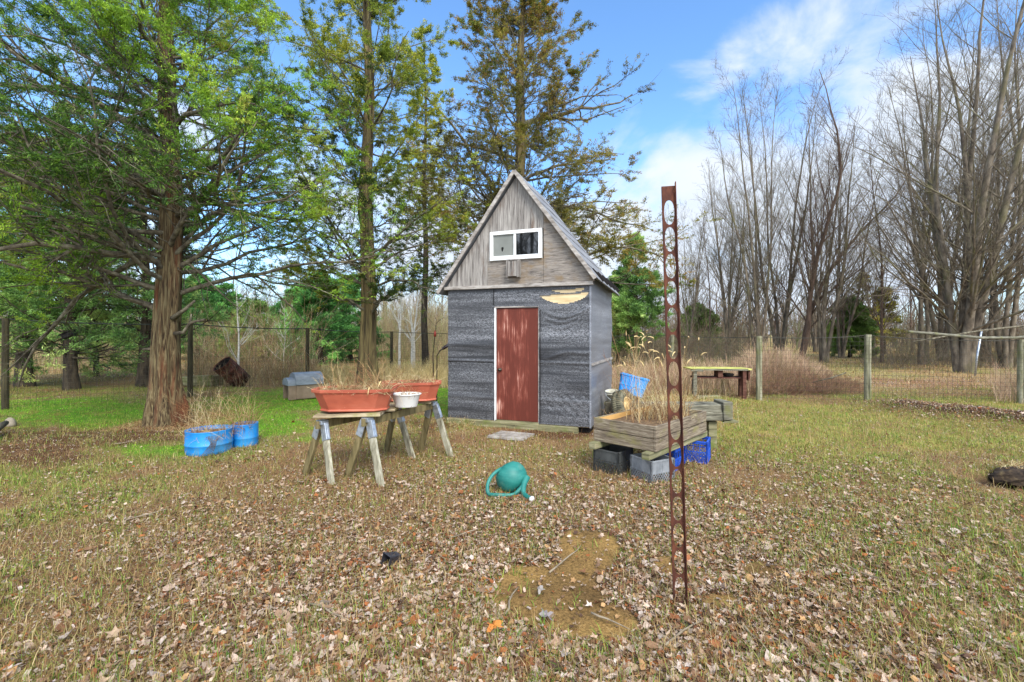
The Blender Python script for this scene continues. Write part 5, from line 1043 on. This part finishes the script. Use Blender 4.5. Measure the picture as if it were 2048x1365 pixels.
# ================================================================ FENCE
M_post = noise_mat('fence_post_wood', [S(84, 80, 62), S(132, 128, 102), S(164, 160, 138)], (14, 14, 2), 7, .9, .4, second=(S(108, 112, 60), (4, 4, 2), .54, .7))
M_postd = noise_mat('dark_fence_post', [S(36, 32, 22), S(66, 60, 42), S(88, 82, 58)], (14, 14, 2), 6, .9, .4)
M_wire = noise_mat('dull_wire', [S(52, 50, 44), S(88, 84, 74)], (9, 9, 9), 2, .6, 0, metal=.3)
M_tape = noise_mat('black_wire', [S(34, 38, 32), S(58, 62, 52)], (9, 9, 9), 2, .6, 0)
def fence(label, posts, hts, r, pm, step=.10, hstep=.10, wr=.0022, toprail=.012, mesh_h=None, noposts=()):
    t = empty('wire_fence', (posts[0][0], posts[0][1], 0), label, 'fence'); t['kind'] = 'thing'; o0 = Vector((posts[0][0], posts[0][1], 0))
    for i, ((x, y), h) in enumerate(zip(posts, hts)):
        if i in noposts: continue
        m = MB(); z = g1(x, y); m.tube([(x - o0.x, y - o0.y, z - .2), (x - o0.x, y - o0.y, z + h * .5), (x - o0.x + .01, y - o0.y, h)], [r * 1.06, r, r * .96], 12); m.build('post', pm, t, False, bevel=.004)
    for i in range(len(posts) - 1):
        a = Vector((*posts[i], 0)) - o0; b_ = Vector((*posts[i + 1], 0)) - o0; Ln = (b_ - a).length; ha, hb = hts[i], hts[i + 1]; n = max(2, int(Ln / step)); d = (b_ - a) / n
        g = np.random.default_rng(i + 50); sgn = []
        off = Vector((d.y, -d.x, 0)).normalized() * (r + .004)
        if off.dot(Vector((-a.x - o0.x, -a.y - o0.y, 0))) < 0: off = -off
        P = []
        for k in range(n + 1):
            q = a + d * k + off; h = (ha + (hb - ha) * k / n) * (mesh_h or .96); wv = .012 * math.sin(k * .7); P.append([[q.x, q.y + wv, .02], [q.x + wv * .4, q.y - wv, h * .5], [q.x, q.y + wv, h]])
        P = np.array(P); V1 = tubes(P, np.full(P.shape[:2], wr), 3)
        nh = int(max(ha, hb) * (mesh_h or .96) / hstep) + 1; tt = np.linspace(0, 1, 13); Q = []
        for k in range(nh):
            f_ = k / (nh - 1); Q.append([[(a + (b_ - a) * s + off).x, (a + (b_ - a) * s + off).y + .012 * math.sin(s * n * .7) * (1 if f_ in (0, 1) else -1), .03 + f_ * ((ha + (hb - ha) * s) * (mesh_h or .96) - .03)] for s in tt])
        Q = np.array(Q); V2 = tubes(Q, np.full(Q.shape[:2], wr), 3)
        np_mesh('wire_mesh', *merge([V1, V2]), M_wire, t)
        m = MB(); sag = .05 if toprail else 0
        m.tube([(a + (b_ - a) * s + Vector((0, 0, (ha + (hb - ha) * s) - .02 - sag * 4 * s * (1 - s)))) for s in np.linspace(0, 1, 9)], toprail, 6); m.build('top_wire', M_tape if pm is M_postd else M_wire, t)
    return t
LP = [(-13.4, 8.6), (-11.36, 10.2), (-8.56, 12.1), (-6.97, 15.5), (-5.14, 19.4), (1.2, 20.6)]
fence('wire fence with dark round posts running back on the left side', LP, [2.05, 2.03, 1.96, 1.88, 1.78, 1.68], .062, M_postd, .1, .1, .002, .013)
RPp = [(1.3, 20.6), (6.05, 17.2), (6.46, 11.9), (8.87, 11.35), (12.2, 10.9), (15, 10)]
fence('wire fence with pale weathered posts along the right side', RPp, [1.68, 1.64, 1.62, 1.66, 1.54, 1.5], .074, M_post, .10, .10, .0026, .008)
lr = MB(); lr.tube([PD(1818, 664, 9.4), PD(1880, 669, 9.8), PD(1960, 676, 10.3), PD(2030, 676, 10.8), PD(2140, 664, 11.5)], [.030, .032, .032, .03, .03], 8); tag(lr.build('loose_rail', M_gtim, None, True), 'long bowed grey rail jutting left from the right end fence post', 'rail')
pp = MB(); pp.tube([PD(1950, 752, 16.6), PD(1954, 714, 16.6), PD(1963, 662, 16.6)], .032, 10); tag(pp.build('metal_pipe', M_galv, None, True), 'leaning grey metal pipe in front of the big maple', 'pipe')
fb = MB(); fb.tube([PD(1825, 684, 12.6), PD(1880, 675, 12.8), PD(1960, 662, 13), PD(2050, 652, 13.2), PD(2160, 640, 13.4)], [.012, .022, .028, .032, .04], 7); fb.tube([PD(1920, 668, 12.9), PD(1890, 640, 12.5), PD(1850, 622, 12.2)], [.014, .01, .004], 5)
tag(fb.build('fallen_branch', M_limb, None, True), 'bare branch crossing behind the loose rail', 'branch')
fb = MB(); fb.tube([PD(1625, 765, 12.4), PD(1660, 757, 12.3), PD(1692, 746, 12.2)], [.01, .022, .018], 6); tag(fb.build('fallen_branch', M_limb, None, True), 'dark crooked branch lying on the bramble pile', 'branch')
# hanging things
hb = empty('bird_feeder', (0, 0, 0), 'small black feeder hanging tilted from the left fence wire', 'feeder'); q = PD(138, 670, 10.9); hb.location = q; hb.rotation_euler = (0, R(-28), R(10))
MB().box(-.13, .13, -.07, .07, -.055, .055).build('body', M_dark, hb, bevel=.01); MB().box(-.15, .15, -.09, .09, .056, .07).build('lid', M_dark, hb); m = MB(); m.tube([(0, 0, .07), (.04, 0, .14), (.03, 0, .28)], .004, 5); m.build('hook', M_dark, hb)
M_bottle = noise_mat('dark_bottle_glass', [S(34, 18, 22), S(58, 28, 34)], (5, 5, 5), 2, .12, 0, spec=.8)
bs = empty('bottle_branch', (0, 0, 0), 'forked dark stick beside the shed holding a brown bottle', 'ornament'); b0 = GX(873, 9.6); m = MB()
m.tube([b0 - Vector((0, 0, .1)), PD(874, 712, 9.6), PD(881, 700, 9.6)], [.014, .012, .008], 6); m.build('stick', M_darkbark, bs, True)
bdir = (PD(899, 688, 9.6) - PD(881, 700, 9.6)).normalized(); Mq = Matrix.Translation(PD(878, 703, 9.6)) @ bdir.to_track_quat('Z', 'Y').to_matrix().to_4x4(); m = MB(); m.lathe([(0, -.0), (.013, 0), (.013, .07), (.034, .11), (.036, .24), (.03, .25), (0, .25)], 16, Mq); m.build('bottle', M_bottle, bs, True)
bs = empty('bottle_branch', (0, 0, 0), 'taller thin stick beside the shed with a small red feeder', 'ornament'); b0 = GX(868, 10.4); m = MB(); m.tube([b0 - Vector((0, 0, .1)), PD(866, 710, 10.4), PD(870, 670, 10.4), PD(873, 640, 10.4)], [.016, .012, .01, .006], 6)
m.tube([PD(872, 648, 10.4), PD(880, 640, 10.4), PD(890, 634, 10.4)], [.006, .005, .003], 5); m.tube([PD(873, 641, 10.4), PD(868, 630, 10.4)], [.005, .003], 5); m.build('stick', M_darkbark, bs, True)
M_red = noise_mat('faded_red_plastic', [S(100, 34, 28), S(132, 48, 38)], (9, 9, 9), 3, .4, 0); q = PD(870, 669, 10.38); m = MB(); m.lathe([(.01, -.06), (.028, -.05), (.03, .04), (.014, .055), (.02, .075), (0, .09)], 14, Matrix.Translation(q)); m.build('feeder', M_red, bs, True)
# small things on the ground
M_bpot = noise_mat('black_nursery_pot', [S(34, 34, 38), S(60, 60, 66)], (8, 8, 8), 3, .4, 0, spec=.5)
q = at(784, 1128); np_ = empty('nursery_pot', (q.x, q.y, g1(q.x, q.y) + .04), 'small black square nursery pot lying in the leaves', 'pot'); np_.rotation_euler = (R(80), R(8), R(-38))
def sq(s): return [(-s, -s), (s, -s), (s, s), (-s, s)]
m = MB(); loft(m, [(sq(.032), -.055), (sq(.040), .045), (sq(.045), .045), (sq(.045), .06), (sq(.040), .06), (sq(.031), -.05)]); m.build('shell', M_bpot, np_, bevel=.003)
M_stick = noise_mat('dead_stick', [S(98, 84, 68), S(158, 144, 122)], (9, 9, 9), 4, .85, .2)
rs_ = random.Random(8); sticks = [(1480, 1250, 1545, 1325), (1100, 1150, 1165, 1105), (900, 1080, 960, 1065), (250, 1040, 340, 1020), (620, 1220, 700, 1260), (1700, 1150, 1800, 1190), (1330, 1300, 1420, 1240), (230, 893, 285, 884), (1010, 1240, 1035, 1180), (1180, 1230, 1260, 1262)]
for i, (x0, y0, x1, y1) in enumerate(sticks):
    a = at(x0, y0); b_ = at(x1, y1); pts = []
    for s in np.linspace(0, 1, 6):
        q = a.lerp(b_, s); q += Vector((rs_.uniform(-.008, .008), rs_.uniform(-.008, .008), 0)); q.z = g1(q.x, q.y) + .03; pts.append(q)
    m = MB(); m.tube(pts, [.007, .007, .006, .005, .004, .002], 6)
    tag(m.build('fallen_twig', M_stick, None, True), 'thin pale fallen twig lying on the leaf litter', 'twig', 'fallen twigs on the yard')
lg = MB(); a = at(-20, 872); lg.tube([at(-30, 870, .12), at(-5, 856, .12), at(12, 846, .14)], [.07, .06, .04], 9); tag(lg.build('fallen_log', M_limb, None, True), 'short grey log at the left edge of the moss', 'log')
M_stone = noise_mat('pale_stone', [S(128, 116, 100), S(176, 164, 144)], (8, 8, 8), 5, .9, .3); m = MB(); m.lathe([(0, -.05), (.09, -.04), (.10, .03), (.07, .10), (.03, .13), (0, .135)], 9, sy=.7); o = m.build('stone', M_stone, None, True); q = at(20, 850); o.location = q; tag(o, 'pale upright stone beside the short log on the left', 'stone')
# big yellow oak leaf by the dirt patch
def oakleaf(px, py, s, c, lab, rz=0):
    q = at(px, py); n = 22; m = MB(); pts = []
    for i in range(n):
        a = 2 * PI * i / n; r = s * (1.0 if i % 4 == 0 else (.45 if i % 2 == 0 else .68)) * (1.15 if abs(math.cos(a)) > .8 else .8); pts.append((r * math.cos(a), r * math.sin(a), .012 * math.sin(3 * a) + .01))
    m.add(pts + [(0, 0, .012)], [(i, (i + 1) % n, n) for i in range(n)]); o = m.build('oak_leaf', c, None); o.location = (q.x, q.y, g1(q.x, q.y) + .035); o.rotation_euler = (R(6), R(-5), rz); tag(o, lab, 'leaf')
M_oak = noise_mat('orange_leaf', [S(164, 96, 36), S(196, 126, 54)], (20, 20, 20), 4, .7, .1); M_oakd = noise_mat('grey_leaf', [S(112, 104, 104), S(142, 132, 128)], (20, 20, 20), 4, .7, .1)
oakleaf(988, 1272, .05, M_oak, 'large orange oak leaf left of the bare dirt patch', .5); oakleaf(1092, 1240, .055, M_oakd, 'grey curled leaf on the bare dirt patch', 2.0)
oakleaf(1080, 1192, .035, M_trimwood, 'pale leaf on the left of the bare dirt patch', 1.0)

# overturned clod at the right edge, needle drift round the big cedar
M_clod = noise_mat('dark_wet_soil', [S(30, 23, 18), S(58, 46, 34), S(96, 82, 56)], (16, 16, 16), 7, .95, .8, [.35, .55, .75])
def clod(cx, cy, rx, ry, h, lab):
    m = MB(); n = 26; vs = []; K = 8
    for i in range(K):
        f_ = i / (K - 1); r = math.cos(f_ * PI / 2) ** .6
        for k in range(n):
            a = 2 * PI * k / n; j = .75 + .5 * float(vnoise(math.cos(a) * 3 + 9 + f_ * 2, math.sin(a) * 3 + 9, 1.2, 15, 2)); vs.append((rx * r * j * math.cos(a), ry * r * j * math.sin(a), -.03 + (h + .03) * math.sin(f_ * PI / 2) * (.8 + .4 * j * (i < K - 1))))
    m.add(vs, [(i * n + k, i * n + (k + 1) % n, (i + 1) * n + (k + 1) % n, (i + 1) * n + k) for i in range(K - 1) for k in range(n)])
    o = m.build('dirt_clod', M_clod, None); o.location = (cx, cy, g1(cx, cy)); tag(o, lab, 'clod')
clod(6.10, 5.36, .40, .22, .11, 'dark clod of dug up soil at the right edge of the yard')
weeds('sod_grass', 6.12, 5.50, .08, .32, .12, 220, .03, .10, STRW, 520, 'short dry grass hanging over the dug up clod', wd=.004, lean=.9)
cb = GX(338, 8.5)
weeds('needle_drift', cb.x, cb.y - .25, .0, .75, .45, 700, .03, .14, BRN, 521, 'brown needles and twigs drifted round the foot of the big cedar', wd=.006, lean=1.3)
weeds('base_weeds', cb.x + .55, cb.y + .1, .0, .25, .3, 60, .2, .7, STRW, 522, 'thin pale weeds growing right of the big cedar trunk', wd=.004, lean=.25)
weeds('base_weeds', -.9, 8.3, .0, .25, .1, 50, .08, .25, STRW, 523, 'dry weeds at the left foot of the shed', wd=.004, lean=.5)
